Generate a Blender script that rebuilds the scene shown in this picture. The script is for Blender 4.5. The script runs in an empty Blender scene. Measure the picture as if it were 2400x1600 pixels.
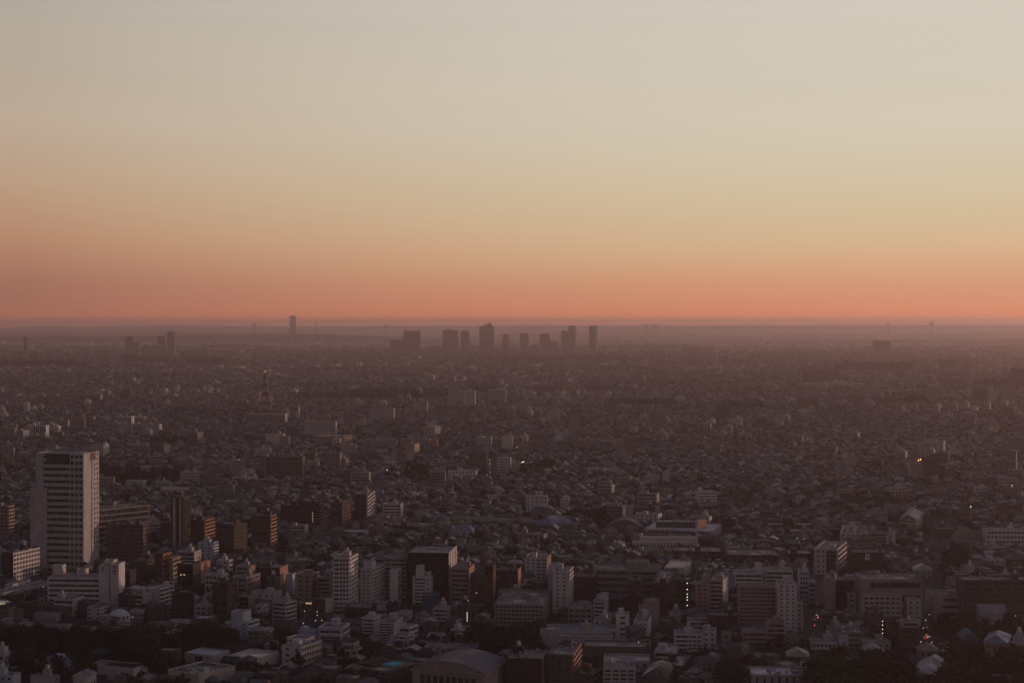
import bpy, math, random
import numpy as np
from mathutils import Vector

# ------------------------------------------------------------------ camera, sky, sun, exposure
scn = bpy.context.scene
COL = scn.collection
CAM_H = 200.0            # the photographer stands on a viewing deck about 200 m up
F_PX = 3827.0            # focal length in photo pixels (2400 wide)
HORIZON = 760.0          # photo row of eye level
cam_data = bpy.data.cameras.new("camera")
cam_data.sensor_width = 36.0
cam_data.lens = 36.0 * F_PX / 2400.0
cam_data.shift_y = -(800.0 - HORIZON) / 2400.0
cam_data.clip_start = 1.0
cam_data.clip_end = 90000.0
cam = bpy.data.objects.new("camera", cam_data)
cam.location = (0, 0, CAM_H)
cam.rotation_euler = (math.radians(90), 0, 0)
COL.objects.link(cam)
scn.camera = cam

SUN_AZ = math.radians(64.0)      # clockwise from the view direction
SUN_EL = math.radians(1.7)
SUN_STRENGTH = 2.3
SKY_GAIN = 1.0
HAZE_DENSITY = 6.4e-5
HAZE_COLOR = (1.0, 0.76, 0.76)

world = bpy.data.worlds.new("World")
scn.world = world
world.use_nodes = True
wt = world.node_tree
wt.nodes.clear()


def s2l(c):
    return tuple(((v / 255.0) / 12.92) if v / 255.0 <= 0.04045 else (((v / 255.0) + 0.055) / 1.055) ** 2.4 for v in c)


def wnode(t, **kw):
    n = wt.nodes.new(t)
    for k, v in kw.items():
        setattr(n, k, v)
    return n


def wmath(op, a, b=None, c=None):
    n = wnode("ShaderNodeMath", operation=op)
    for i, v in enumerate((a, b, c)):
        if v is None:
            continue
        if isinstance(v, (int, float)):
            n.inputs[i].default_value = v
        else:
            wt.links.new(v, n.inputs[i])
    return n.outputs[0]


tc = wnode("ShaderNodeTexCoord")
sep = wnode("ShaderNodeSeparateXYZ")
wt.links.new(tc.outputs["Generated"], sep.inputs[0])
elev = wmath("MULTIPLY", wmath("ARCSINE", sep.outputs[2]), 180.0 / math.pi)          # degrees above eye level
hor = wmath("SQRT", wmath("ADD", wmath("MULTIPLY", sep.outputs[0], sep.outputs[0]), wmath("MULTIPLY", sep.outputs[1], sep.outputs[1])))
dots = wmath("ADD", wmath("MULTIPLY", sep.outputs[0], math.sin(SUN_AZ)), wmath("MULTIPLY", sep.outputs[1], math.cos(SUN_AZ)))
caz = wmath("DIVIDE", dots, wmath("MAXIMUM", hor, 1e-4))                              # 1 toward the sun, -1 away from it
# position along the ramp: sqrt spreads the first few degrees out
pos = wmath("SQRT", wmath("DIVIDE", wmath("MAXIMUM", elev, 0.0), 90.0))


def ramp(stops):
    r = wnode("ShaderNodeValToRGB")
    cr = r.color_ramp
    cr.interpolation = "LINEAR"
    while len(cr.elements) > 1:
        cr.elements.remove(cr.elements[-1])
    for i, (deg, col) in enumerate(stops):
        p = math.sqrt(deg / 90.0)
        e = cr.elements[0] if i == 0 else cr.elements.new(p)
        e.position = p
        c = s2l(col)
        e.color = (c[0], c[1], c[2], 1)
    wt.links.new(pos, r.inputs[0])
    return r.outputs[0]


HIGH = [(20, (142, 134, 140)), (32, (92, 89, 103)), (50, (66, 66, 90)), (90, (54, 56, 84))]
away = ramp([(0, (92, 72, 78)), (1.2, (105, 76, 79)), (2.6, (122, 87, 85)), (4.2, (128, 100, 97)), (6, (125, 108, 108)), (11, (108, 101, 110)),
             (20, (85, 81, 96)), (35, (67, 66, 85)), (90, (54, 56, 84))])
left = ramp([(0, (240, 128, 82)), (0.22, (222, 124, 85)), (0.5, (188, 117, 90)), (0.82, (174, 113, 92)), (1.42, (170, 116, 95)), (2.1, (178, 127, 102)), (2.9, (185, 139, 110)), (3.8, (189, 150, 122)),
             (4.6, (191, 159, 131)), (6.8, (190, 171, 151)), (11.4, (178, 170, 158))] + HIGH)
right = ramp([(0, (300, 158, 92)), (0.22, (282, 156, 96)), (0.5, (252, 154, 106)), (0.82, (234, 154, 115)), (1.42, (224, 161, 122)), (2.1, (223, 175, 136)), (2.9, (220, 187, 149)), (4.1, (215, 195, 160)),
              (6.8, (214, 204, 183)), (11.4, (212, 203, 191))] + HIGH)


def smooth(x, a, b):
    n = wnode("ShaderNodeMapRange", interpolation_type="SMOOTHSTEP")
    wt.links.new(x, n.inputs[0])
    n.inputs[1].default_value = a
    n.inputs[2].default_value = b
    return n.outputs[0]


def linear(x, a, b):
    n = wnode("ShaderNodeMapRange", interpolation_type="LINEAR")
    wt.links.new(x, n.inputs[0])
    n.inputs[1].default_value = a
    n.inputs[2].default_value = b
    return n.outputs[0]


def mixc(f, a, b):
    n = wnode("ShaderNodeMix", data_type="RGBA")
    wt.links.new(f, n.inputs[0])
    wt.links.new(a, n.inputs[6])
    wt.links.new(b, n.inputs[7])
    return n.outputs[2]


inv = wmath("SUBTRACT", 1.0, linear(caz, 0.16, 0.68))
c1 = mixc(wmath("SUBTRACT", 1.0, wmath("POWER", inv, 1.7)), left, right)
c2 = mixc(smooth(caz, -0.65, 0.19), away, c1)
smap = wnode("ShaderNodeMapping")
smap.inputs["Scale"].default_value = (2.2, 2.2, 26.0)
wt.links.new(tc.outputs["Generated"], smap.inputs[0])
snoise = wnode("ShaderNodeTexNoise")
snoise.inputs["Scale"].default_value = 1.6
snoise.inputs["Detail"].default_value = 3.0
wt.links.new(smap.outputs[0], snoise.inputs["Vector"])
streak = wmath("ADD", wmath("MULTIPLY", snoise.outputs[0], 0.05), 0.975)          # faint veils of thin cloud
sscale = wnode("ShaderNodeVectorMath", operation="SCALE")
wt.links.new(c2, sscale.inputs[0])
wt.links.new(streak, sscale.inputs["Scale"])
bg = wnode("ShaderNodeBackground")
wt.links.new(sscale.outputs[0], bg.inputs[0])
bg.inputs[1].default_value = SKY_GAIN
nish = wnode("ShaderNodeTexSky", sky_type="NISHITA")
nish.sun_disc = False
nish.sun_elevation = SUN_EL
nish.sun_rotation = SUN_AZ
nish.air_density = 1.5
nish.dust_density = 4.0
bg2 = wnode("ShaderNodeBackground")
wt.links.new(nish.outputs[0], bg2.inputs[0])
bg2.inputs[1].default_value = 0.004
addn = wnode("ShaderNodeAddShader")
wt.links.new(bg.outputs[0], addn.inputs[0])
wt.links.new(bg2.outputs[0], addn.inputs[1])
wo = wnode("ShaderNodeOutputWorld")
wt.links.new(addn.outputs[0], wo.inputs[0])

sun_data = bpy.data.lights.new("sun", "SUN")
sun_data.energy = SUN_STRENGTH
sun_data.angle = math.radians(1.0)
sun_data.color = (1.0, 0.61, 0.44)
sun = bpy.data.objects.new("sun", sun_data)
sd = Vector((math.sin(SUN_AZ) * math.cos(SUN_EL), math.cos(SUN_AZ) * math.cos(SUN_EL), math.sin(SUN_EL)))
sun.rotation_euler = (-sd).to_track_quat("-Z", "Y").to_euler()
COL.objects.link(sun)

vs = scn.view_settings
vs.view_transform = "Standard"
vs.look = "None"
vs.exposure = 0.0
vs.gamma = 1.0
vs.use_curve_mapping = False
scn.cycles.max_bounces = 4
scn.cycles.diffuse_bounces = 2
scn.cycles.glossy_bounces = 2
scn.cycles.volume_bounces = 0
scn.cycles.use_denoising = True

# ------------------------------------------------------------------ helpers
rng = random.Random(11)
CROPS = {"A": (0, 1250, 4.481), "B": (400, 1250, 4.481), "C": (800, 1250, 4.481), "D": (1200, 1250, 4.481), "E": (1600, 1250, 4.481),
         "F": (1980, 1250, 4.481), "G": (0, 1000, 3.92), "H": (600, 1000, 3.92), "I": (1200, 1000, 3.92), "J": (1800, 1000, 3.92),
         "K": (0, 700, 2.94), "L": (800, 700, 2.94), "M": (1600, 700, 2.94), "S": (0, 0, 1.0)}


def px(crop, x, y):
    """survey sheet coordinates -> photo pixel"""
    a, b, s = CROPS[crop]
    return a + x / s, b + y / s


def ground(x, y):
    """point of the flat ground that the photo shows at pixel x, y"""
    d = CAM_H * F_PX / (y - HORIZON)
    return (x - 1200.0) / F_PX * d, d


def to_px(X, Y, Z):
    return 1200.0 + X / Y * F_PX, HORIZON + (CAM_H - Z) / Y * F_PX


class MB:
    """collects faces in a local frame; build() links them as ONE mesh object"""

    def __init__(self, dx=0.0, dy=0.0, yaw=0.0):
        self.v, self.f = [], []
        self.c, self.s, self.dx, self.dy = math.cos(yaw), math.sin(yaw), dx, dy

    def vert(self, x, y, z):
        self.v.append((x * self.c - y * self.s + self.dx, x * self.s + y * self.c + self.dy, z))
        return len(self.v) - 1

    def poly(self, pts):
        self.f.append([self.vert(*p) for p in pts])

    def box(self, x0, x1, y0, y1, z0, z1):
        if x0 > x1:
            x0, x1 = x1, x0
        if y0 > y1:
            y0, y1 = y1, y0
        i = [self.vert(x, y, z) for z in (z0, z1) for (x, y) in ((x0, y0), (x1, y0), (x1, y1), (x0, y1))]
        for q in ((0, 3, 2, 1), (4, 5, 6, 7), (0, 1, 5, 4), (1, 2, 6, 5), (2, 3, 7, 6), (3, 0, 4, 7)):
            self.f.append([i[k] for k in q])

    def prism(self, pts, a, b):
        """pts: closed outline of (x, y) at z = a, extruded to z = b"""
        n = len(pts)
        lo = [self.vert(x, y, a) for x, y in pts]
        hi = [self.vert(x, y, b) for x, y in pts]
        for k in range(n):
            self.f.append([lo[k], lo[(k + 1) % n], hi[(k + 1) % n], hi[k]])
        self.f.append(hi)
        self.f.append(lo[::-1])

    def cyl(self, x, y, z0, z1, r, n=10, r2=None):
        r2 = r if r2 is None else r2
        lo = [self.vert(x + r * math.cos(2 * math.pi * k / n), y + r * math.sin(2 * math.pi * k / n), z0) for k in range(n)]
        hi = [self.vert(x + r2 * math.cos(2 * math.pi * k / n), y + r2 * math.sin(2 * math.pi * k / n), z1) for k in range(n)]
        for k in range(n):
            self.f.append([lo[k], lo[(k + 1) % n], hi[(k + 1) % n], hi[k]])
        self.f.append(hi)

    def bar(self, p, q, w):
        p, q = Vector(p), Vector(q)
        d = (q - p)
        a = d.orthogonal().normalized() * w / 2
        b = d.cross(a).normalized() * w / 2
        i = [self.vert(*(o + m)) for o in (p, q) for m in (a + b, a - b, -a - b, b - a)]
        for k in range(4):
            self.f.append([i[k], i[(k + 1) % 4], i[4 + (k + 1) % 4], i[4 + k]])
        self.f.append(i[0:4][::-1])
        self.f.append(i[4:8])

    def mesh(self, name, mat):
        me = bpy.data.meshes.new(name)
        me.from_pydata(self.v, [], self.f)
        me.materials.append(mat)
        return me

    def build(self, name, mat, parent=None, color=None, kind=None):
        if not self.f:
            return None
        return link(name, self.mesh(name, mat), parent, color, kind)


def link(name, data, parent=None, color=None, kind=None):
    o = bpy.data.objects.new(name, data)
    COL.objects.link(o)
    if parent is not None:
        o.parent = parent
    if color is not None:
        o.color = (color[0], color[1], color[2], 1)
    if kind:
        o["kind"] = kind
    return o


THINGS = []        # every top-level thing, for the labels written at the end


def thing(name, cat, look, group=None, loc=(0, 0, 0), yaw=0.0, data=None, short=None, full=None, size=(8, 8, 8)):
    o = link(name, data)
    o.location = loc
    o.rotation_euler = (0, 0, yaw)
    o["category"] = cat
    if group:
        o["group"] = group
    THINGS.append(dict(o=o, look=look, short=short, full=full, X=loc[0], Y=loc[1], H=size[2], cat=cat))
    return o


# ------------------------------------------------------------------ materials
def mat(name, rough=0.8, spec=0.3):
    m = bpy.data.materials.new(name)
    m.use_nodes = True
    b = m.node_tree.nodes["Principled BSDF"]
    b.inputs["Roughness"].default_value = rough
    b.inputs["Specular IOR Level"].default_value = spec
    return m, m.node_tree, b


def nnode(t, kind, **kw):
    n = t.nodes.new(kind)
    for k, v in kw.items():
        setattr(n, k, v)
    return n


def weathered(name, rough, src, scale, lo, hi, streak=1.0, glint=False):
    """base colour from the object's own colour (src 'object') or the face attribute, broken up by grime and streaks"""
    m, t, b = mat(name, rough)
    if src == "object":
        c = nnode(t, "ShaderNodeObjectInfo").outputs["Color"]
    else:
        c = nnode(t, "ShaderNodeAttribute", attribute_name="tint").outputs["Color"]
    g = nnode(t, "ShaderNodeNewGeometry")
    mp = nnode(t, "ShaderNodeMapping")
    mp.inputs["Scale"].default_value = (scale, scale, scale * streak)
    t.links.new(g.outputs["Position"], mp.inputs[0])
    no = nnode(t, "ShaderNodeTexNoise")
    no.inputs["Scale"].default_value = 1.0
    no.inputs["Detail"].default_value = 6.0
    no.inputs["Roughness"].default_value = 0.65
    t.links.new(mp.outputs[0], no.inputs["Vector"])
    mr = nnode(t, "ShaderNodeMapRange")
    mr.inputs[1].default_value = 0.3
    mr.inputs[2].default_value = 0.7
    mr.inputs[3].default_value = lo
    mr.inputs[4].default_value = hi
    t.links.new(no.outputs[0], mr.inputs[0])
    mx = nnode(t, "ShaderNodeVectorMath", operation="SCALE")
    t.links.new(c, mx.inputs[0])
    t.links.new(mr.outputs[0], mx.inputs["Scale"])
    t.links.new(mx.outputs[0], b.inputs["Base Color"])
    if glint:            # sheet metal, wet-looking tiles and coated decks differ in gloss from roof to roof
        w1 = nnode(t, "ShaderNodeTexWhiteNoise", noise_dimensions="3D")
        s1 = nnode(t, "ShaderNodeVectorMath", operation="SNAP")
        s1.inputs[1].default_value = (9.0, 9.0, 50.0)
        t.links.new(g.outputs["Position"], s1.inputs[0])
        t.links.new(s1.outputs[0], w1.inputs["Vector"])
        m1 = nnode(t, "ShaderNodeMapRange")
        m1.inputs[3].default_value = 0.38
        m1.inputs[4].default_value = 1.0
        t.links.new(w1.outputs["Value"], m1.inputs[0])
        t.links.new(m1.outputs[0], b.inputs["Roughness"])
        b.inputs["Specular IOR Level"].default_value = 0.35
    return m


M_WALL = weathered("weathered_wall", 0.85, "object", 0.35, 0.72, 1.08, 0.25)
M_ROOF = weathered("weathered_roof", 0.75, "object", 0.25, 0.6, 1.15, 1.0, True)
M_METAL = weathered("painted_metal", 0.7, "object", 0.5, 0.8, 1.1)
M_CITY = weathered("city_wall", 0.85, "attribute", 0.22, 0.7, 1.1, 0.4)
M_CITY_ROOF = weathered("city_roof", 0.7, "attribute", 0.22, 0.6, 1.15, 1.0, True)
M_GLASS, t_, b_ = mat("window_glass", 0.12, 0.5)
oi = nnode(t_, "ShaderNodeObjectInfo")
gg = nnode(t_, "ShaderNodeNewGeometry")
vo = nnode(t_, "ShaderNodeTexWhiteNoise", noise_dimensions="3D")
sn = nnode(t_, "ShaderNodeVectorMath", operation="SNAP")
sn.inputs[1].default_value = (2.2, 2.2, 3.0)
t_.links.new(gg.outputs["Position"], sn.inputs[0])
t_.links.new(sn.outputs[0], vo.inputs["Vector"])
rp = nnode(t_, "ShaderNodeValToRGB")
rp.color_ramp.elements[0].color = (0.028, 0.026, 0.029, 1)
rp.color_ramp.elements[1].color = (0.13, 0.115, 0.11, 1)      # drawn curtains behind some panes
rp.color_ramp.elements[0].position = 0.45
t_.links.new(vo.outputs["Value"], rp.inputs[0])
t_.links.new(rp.outputs[0], b_.inputs["Base Color"])


def flat_mat(name, col, rough=0.8, spec=0.3):
    m, t, b = mat(name, rough, spec)
    b.inputs["Base Color"].default_value = (*col, 1)
    return m


def noisy_mat(name, c0, c1, scale, rough=0.9):
    m, t, b = mat(name, rough, 0.2)
    g = nnode(t, "ShaderNodeNewGeometry")
    no = nnode(t, "ShaderNodeTexNoise")
    no.inputs["Scale"].default_value = scale
    no.inputs["Detail"].default_value = 8.0
    t.links.new(g.outputs["Position"], no.inputs["Vector"])
    r = nnode(t, "ShaderNodeValToRGB")
    r.color_ramp.elements[0].color = (*c0, 1)
    r.color_ramp.elements[1].color = (*c1, 1)
    r.color_ramp.elements[0].position = 0.35
    r.color_ramp.elements[1].position = 0.68
    t.links.new(no.outputs[0], r.inputs[0])
    t.links.new(r.outputs[0], b.inputs["Base Color"])
    return m


def glow_mat(name, col, strength):
    m, t, b = mat(name)
    b.inputs["Base Color"].default_value = (0.5, 0.5, 0.5, 1)
    b.inputs["Emission Color"].default_value = (*col, 1)
    b.inputs["Emission Strength"].default_value = strength
    return m


M_DARK_GLASS, t_, b_ = mat("dark_curtain_glass", 0.22, 0.35)
b_.inputs["Base Color"].default_value = (0.008, 0.008, 0.009, 1)
M_GROUND = noisy_mat("city_ground", (0.025, 0.024, 0.023), (0.06, 0.056, 0.052), 0.02)
M_PAVEMENT = noisy_mat("pavement_slabs", (0.06, 0.058, 0.056), (0.10, 0.096, 0.092), 0.3)
M_ASPHALT = noisy_mat("asphalt", (0.04, 0.04, 0.042), (0.062, 0.06, 0.06), 0.2)
M_LEAF = noisy_mat("foliage", (0.014, 0.018, 0.010), (0.045, 0.048, 0.026), 0.25)
M_LEAF_BROWN = noisy_mat("winter_foliage", (0.03, 0.022, 0.015), (0.06, 0.045, 0.03), 0.25)
M_BARK = noisy_mat("bark", (0.05, 0.04, 0.03), (0.10, 0.085, 0.07), 0.8)
M_HILL = noisy_mat("wooded_hill", (0.03, 0.035, 0.02), (0.09, 0.085, 0.06), 0.004)
M_PAINT = flat_mat("road_paint", (0.4, 0.4, 0.39))
M_WHITE_LAMP = glow_mat("white_lamp_glow", (1.0, 0.86, 0.66), 1.8)
M_AMBER_LAMP = glow_mat("amber_lamp_glow", (1.0, 0.42, 0.16), 3.0)
M_RED_LAMP = glow_mat("red_lamp_glow", (1.0, 0.10, 0.06), 1.4)
M_LIT_WINDOW = glow_mat("lit_window_glow", (1.0, 0.62, 0.34), 0.45)
M_SIGN_GLOW = glow_mat("lit_sign_glow", (0.80, 0.86, 0.42), 0.28)
M_WATER = flat_mat("pool_water", (0.03, 0.42, 0.52), 0.7, 0.05)

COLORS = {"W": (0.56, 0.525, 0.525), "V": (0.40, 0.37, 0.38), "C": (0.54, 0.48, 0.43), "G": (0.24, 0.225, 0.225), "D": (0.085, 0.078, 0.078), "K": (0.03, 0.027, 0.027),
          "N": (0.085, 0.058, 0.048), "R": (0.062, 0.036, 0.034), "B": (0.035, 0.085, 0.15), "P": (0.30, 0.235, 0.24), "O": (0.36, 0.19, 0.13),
          "T": (0.33, 0.26, 0.20), "Y": (0.44, 0.47, 0.53), "E": (0.06, 0.085, 0.075), "S": (0.38, 0.36, 0.355), "M": (0.12, 0.09, 0.085)}
COLOR_WORD = {"W": "white", "C": "cream", "G": "grey", "D": "dark grey", "K": "black", "N": "brown", "R": "dark red", "B": "blue", "P": "mauve", "O": "orange brick",
              "T": "beige", "V": "white", "Y": "pale blue", "E": "dark green", "S": "pale grey", "M": "reddish brown"}


def vary(c, a=0.10):
    k = 1 + rng.uniform(-a, a)
    return tuple(max(0.01, v * k * (1 + rng.uniform(-0.03, 0.03))) for v in c)


# ------------------------------------------------------------------ ground
OCC_X0, OCC_Y0, OCC_S = -2600, 700, 3.0
OCC = np.zeros((1800, 2000), dtype=bool)       # [iy, ix]: ground already taken


def occupy(cx, cy, w, d, yaw, margin=2.0):
    hw, hd = w / 2 + margin, d / 2 + margin
    r = math.hypot(hw, hd)
    ix0, ix1 = int((cx - r - OCC_X0) / OCC_S), int((cx + r - OCC_X0) / OCC_S) + 1
    iy0, iy1 = int((cy - r - OCC_Y0) / OCC_S), int((cy + r - OCC_Y0) / OCC_S) + 1
    ix0, iy0, ix1, iy1 = max(0, ix0), max(0, iy0), min(OCC.shape[1], ix1), min(OCC.shape[0], iy1)
    if ix0 >= ix1 or iy0 >= iy1:
        return
    gx = OCC_X0 + (np.arange(ix0, ix1) + 0.5) * OCC_S - cx
    gy = (OCC_Y0 + (np.arange(iy0, iy1) + 0.5) * OCC_S - cy)[:, None]
    c, s = math.cos(yaw), math.sin(yaw)
    u, v = gx * c + gy * s, -gx * s + gy * c
    OCC[iy0:iy1, ix0:ix1] |= (abs(u) <= hw) & (abs(v) <= hd)


g = MB()
g.box(-40000, 40000, -3000, 41000, -1.0, 0.0)
g.build("ground", M_GROUND, kind="structure")

ROADS = []


def road(points, width, lanes=True):
    pts = [ground(*p) for p in points]
    m, line = MB(), MB()
    kerb = MB()
    for (x0, y0), (x1, y1) in zip(pts, pts[1:]):
        L = math.hypot(x1 - x0, y1 - y0)
        ang = math.atan2(y1 - y0, x1 - x0)
        q = MB((x0 + x1) / 2, (y0 + y1) / 2, ang)
        q.box(-L / 2 - width / 2, L / 2 + width / 2, -width / 2, width / 2, 0.0, 0.02)
        m.f += [[i + len(m.v) for i in f] for f in q.f]
        m.v += q.v
        q = MB((x0 + x1) / 2, (y0 + y1) / 2, ang)
        for k in range(int(L / 12)):
            q.box(-L / 2 + k * 12, -L / 2 + k * 12 + 6, -0.07, 0.07, 0.022, 0.03)
        line.f += [[i + len(line.v) for i in f] for f in q.f]
        line.v += q.v
        q = MB((x0 + x1) / 2, (y0 + y1) / 2, ang)
        for sgn in (-1, 1):
            q.box(-L / 2, L / 2, sgn * (width / 2 + 0.02), sgn * (width / 2 + 2.5), 0.0, 0.14)
        kerb.f += [[i + len(kerb.v) for i in f] for f in q.f]
        kerb.v += q.v
        occupy((x0 + x1) / 2, (y0 + y1) / 2, L + width, width + 5, ang, 0.5)
    r = m.build("road", M_ASPHALT, kind="structure")
    line.build("lane_marking", M_PAINT, r, kind="stuff")
    kerb.build("pavement", M_PAVEMENT, kind="structure")


road([(2152, 1600), (2168, 1480), (2178, 1400), (2190, 1290), (2212, 1215)], 9)
road([(1905, 1500), (1915, 1420), (1930, 1345)], 13)
road([(1160, 1160), (1150, 1120), (1146, 1070)], 12)
road([(1346, 1032), (1347, 968)], 16)
road([(690, 1500), (745, 1430), (790, 1390)], 9)
road([(0, 1475), (120, 1462), (330, 1470), (540, 1462)], 8)

# ------------------------------------------------------------------ buildings
def face_box(m, face, W, D, s0, s1, n0, n1, z0, z1):
    """box on one face of a W x D block: s along the face (left to right seen from outside), n outwards"""
    if face == "F":
        m.box(s0, s1, -D / 2 - n1, -D / 2 - n0, z0, z1)
    elif face == "B":
        m.box(-s1, -s0, D / 2 + n0, D / 2 + n1, z0, z1)
    elif face == "R":
        m.box(W / 2 + n0, W / 2 + n1, s0, s1, z0, z1)
    else:
        m.box(-W / 2 - n1, -W / 2 - n0, -s1, -s0, z0, z1)


def flight(m, face, W, D, s0, s1, n0, n1, za, zb, th):
    """a stair flight: a slanting slab from (s0, za) to (s1, zb)"""
    def P(s, n, z):
        return {"F": (s, -D / 2 - n, z), "B": (-s, D / 2 + n, z), "R": (W / 2 + n, s, z), "L": (-W / 2 - n, -s, z)}[face]
    a = [P(s0, n0, za), P(s1, n0, zb), P(s1, n0, zb + th), P(s0, n0, za + th)]
    b = [P(s0, n1, za), P(s1, n1, zb), P(s1, n1, zb + th), P(s0, n1, za + th)]
    m.poly(a[::-1])
    m.poly(b)
    for k in range(4):
        m.poly([a[k], a[(k + 1) % 4], b[(k + 1) % 4], b[k]])


T = 0.38     # how far the wall skin stands proud of the glass


def facade(face, style, W, D, H, wall, glass, tr, single, z0=0.0):
    """wall: MB for the wall skin; glass: list of (name, MB) ; tr: transform of the block; single: floors become parts"""
    span = W if face in "FB" else D
    for piece in style.split("/"):
        rng_ = (0.0, 1.0)
        if "@" in piece:
            piece, r = piece.split("@")
            rng_ = tuple(float(v) for v in r.split("-"))
        p = piece.split(":")
        kind = p[0]
        nf = int(p[1]) if len(p) > 1 and p[1] else max(1, round((H - z0) / 3.35))
        sa, sb = -span / 2 + rng_[0] * span, -span / 2 + rng_[1] * span
        ea = T if (rng_[0] == 0.0 and face in "FB") else 0.0
        eb = T if (rng_[1] == 1.0 and face in "FB") else 0.0
        w = sb - sa
        fh = (H - z0) / nf
        if kind == "blank":
            face_box(wall, face, W, D, sa - ea, sb + eb, 0, T, z0, H + 0.9)
        elif kind in ("band", "grid", "punch", "slot", "slab"):
            nc = int(p[2]) if len(p) > 2 else {"band": 1, "grid": max(2, round(w / 3.4)), "punch": max(1, round(w / 4.2)), "slot": 1, "slab": 1}[kind]
            wf, hf = {"band": (0.97, 0.46), "grid": (0.72, 0.52), "punch": (0.40, 0.40), "slot": (0.3, 0.86), "slab": (0.98, 0.74)}[kind]
            bh = fh * (1 - hf)
            for k in range(nf + 1):
                za, zb = z0 + k * fh - bh * 0.25, z0 + k * fh + bh * 0.75
                za, zb = max(za, z0), (H + 0.9 if k == nf else zb)
                if k == nf:
                    za = H - bh * 0.25
                face_box(wall, face, W, D, sa - ea, sb + eb, 0, T, za, zb)
            cw = w / nc
            for j in range(nc + 1):
                pw = cw * (1 - wf)
                a, b = sa + j * cw - pw / 2, sa + j * cw + pw / 2
                a, b = (sa - ea if j == 0 else a), (sb + eb if j == nc else b)
                face_box(wall, face, W, D, a, b, 0, T - 0.03, z0, H + 0.5)
            if single:
                g0 = MB(*tr)
                face_box(g0, face, W, D, sa + 0.02, sb - 0.02, 0.0, 0.08, 0.0, fh * hf)
                glass.append(("window_band", g0, [z0 + k * fh + bh * 0.75 for k in range(nf)]))
            else:
                g0 = MB(*tr)
                for k in range(nf):
                    face_box(g0, face, W, D, sa + 0.02, sb - 0.02, 0.0, 0.08, z0 + k * fh + bh * 0.75, z0 + (k + 1) * fh - bh * 0.25)
                glass.append(("glazing", g0, None))
        elif kind == "balc":
            dp = 1.35
            nb = max(1, round(w / 6.2))
            g0 = MB(*tr)
            bm = MB(*tr)
            face_box(bm, face, W, D, sa + 0.05, sb - 0.05, 0.0, dp, -0.18, 0.0)
            face_box(bm, face, W, D, sa + 0.05, sb - 0.05, dp - 0.14, dp, 0.0, 1.12)
            zs = [z0 + k * fh for k in range(1, nf)]
            for k in range(nf):
                face_box(g0, face, W, D, sa + 0.3, sb - 0.3, 0.0, 0.08, z0 + k * fh + 0.1, z0 + k * fh + 2.3)
                face_box(wall, face, W, D, sa - ea, sb + eb, 0.0, 0.16, z0 + k * fh + 2.3, z0 + (k + 1) * fh + 0.1)
            face_box(wall, face, W, D, sa - ea, sb + eb, 0.0, dp - 0.05, H, H + 0.9)
            for j in range(nb + 1):
                c = sa + j * w / nb
                a, b = (sa - ea, sa + 0.2) if j == 0 else ((sb - 0.2, sb + eb) if j == nb else (c - 0.12, c + 0.12))
                face_box(wall, face, W, D, a, b, 0.0, dp - 0.08, z0, H + 0.5)
            glass.append(("glazing", g0, None))
            glass.append(("balcony", bm, zs) if single else ("balcony_run", bm, zs))
        elif kind == "stair":
            dp = 1.5
            fl = MB(*tr)
            flight(fl, face, W, D, sa + 0.4, sb - 0.4, 0.25, dp, 0.3, fh - 0.2, 1.1)
            glass.append(("stair_flight", fl, [z0 + k * fh for k in range(nf)]))
            g0 = MB(*tr)
            face_box(g0, face, W, D, sa + 0.4, sb - 0.4, 0.0, 0.08, z0, H)
            glass.append(("glazing", g0, None))
            for a, b in ((sa - ea, sa + 0.4), (sb - 0.4, sb + eb)):
                face_box(wall, face, W, D, a, b, 0, dp, z0, H + 0.9)
        elif kind == "fine":
            nc = int(p[2]) if len(p) > 2 else max(2, round(w / 3.0))
            g0 = MB(*tr)
            face_box(g0, face, W, D, sa, sb, 0.0, 0.10, z0, H)
            glass.append(("curtain_glass", g0, None))
            fr = MB(*tr)
            for k in range(nf + 1):
                face_box(fr, face, W, D, sa, sb, 0.1, 0.26, z0 + k * fh - 0.14, z0 + k * fh + 0.14)
            for j in range(nc + 1):
                face_box(fr, face, W, D, max(sa, sa + j * w / nc - 0.1), min(sb, sa + j * w / nc + 0.1), 0.1, 0.22, z0, H)
            glass.append(("mullion_frame", fr, None))
            face_box(wall, face, W, D, sa - ea, sb + eb, 0, T, H - 0.2, H + 0.9)
        elif kind == "fins":
            n = max(2, round(w / 3.6))
            g0 = MB(*tr)
            face_box(g0, face, W, D, sa, sb, 0.0, 0.08, z0, H)
            glass.append(("glazing", g0, None))
            for j in range(n + 1):
                c = sa + j * w / n
                face_box(wall, face, W, D, max(sa - ea, c - 0.55), min(sb + eb, c + 0.55), 0, T + 0.25, z0, H + 0.5)
            face_box(wall, face, W, D, sa - ea, sb + eb, 0, T, H - 1.2, H + 0.9)


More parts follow.
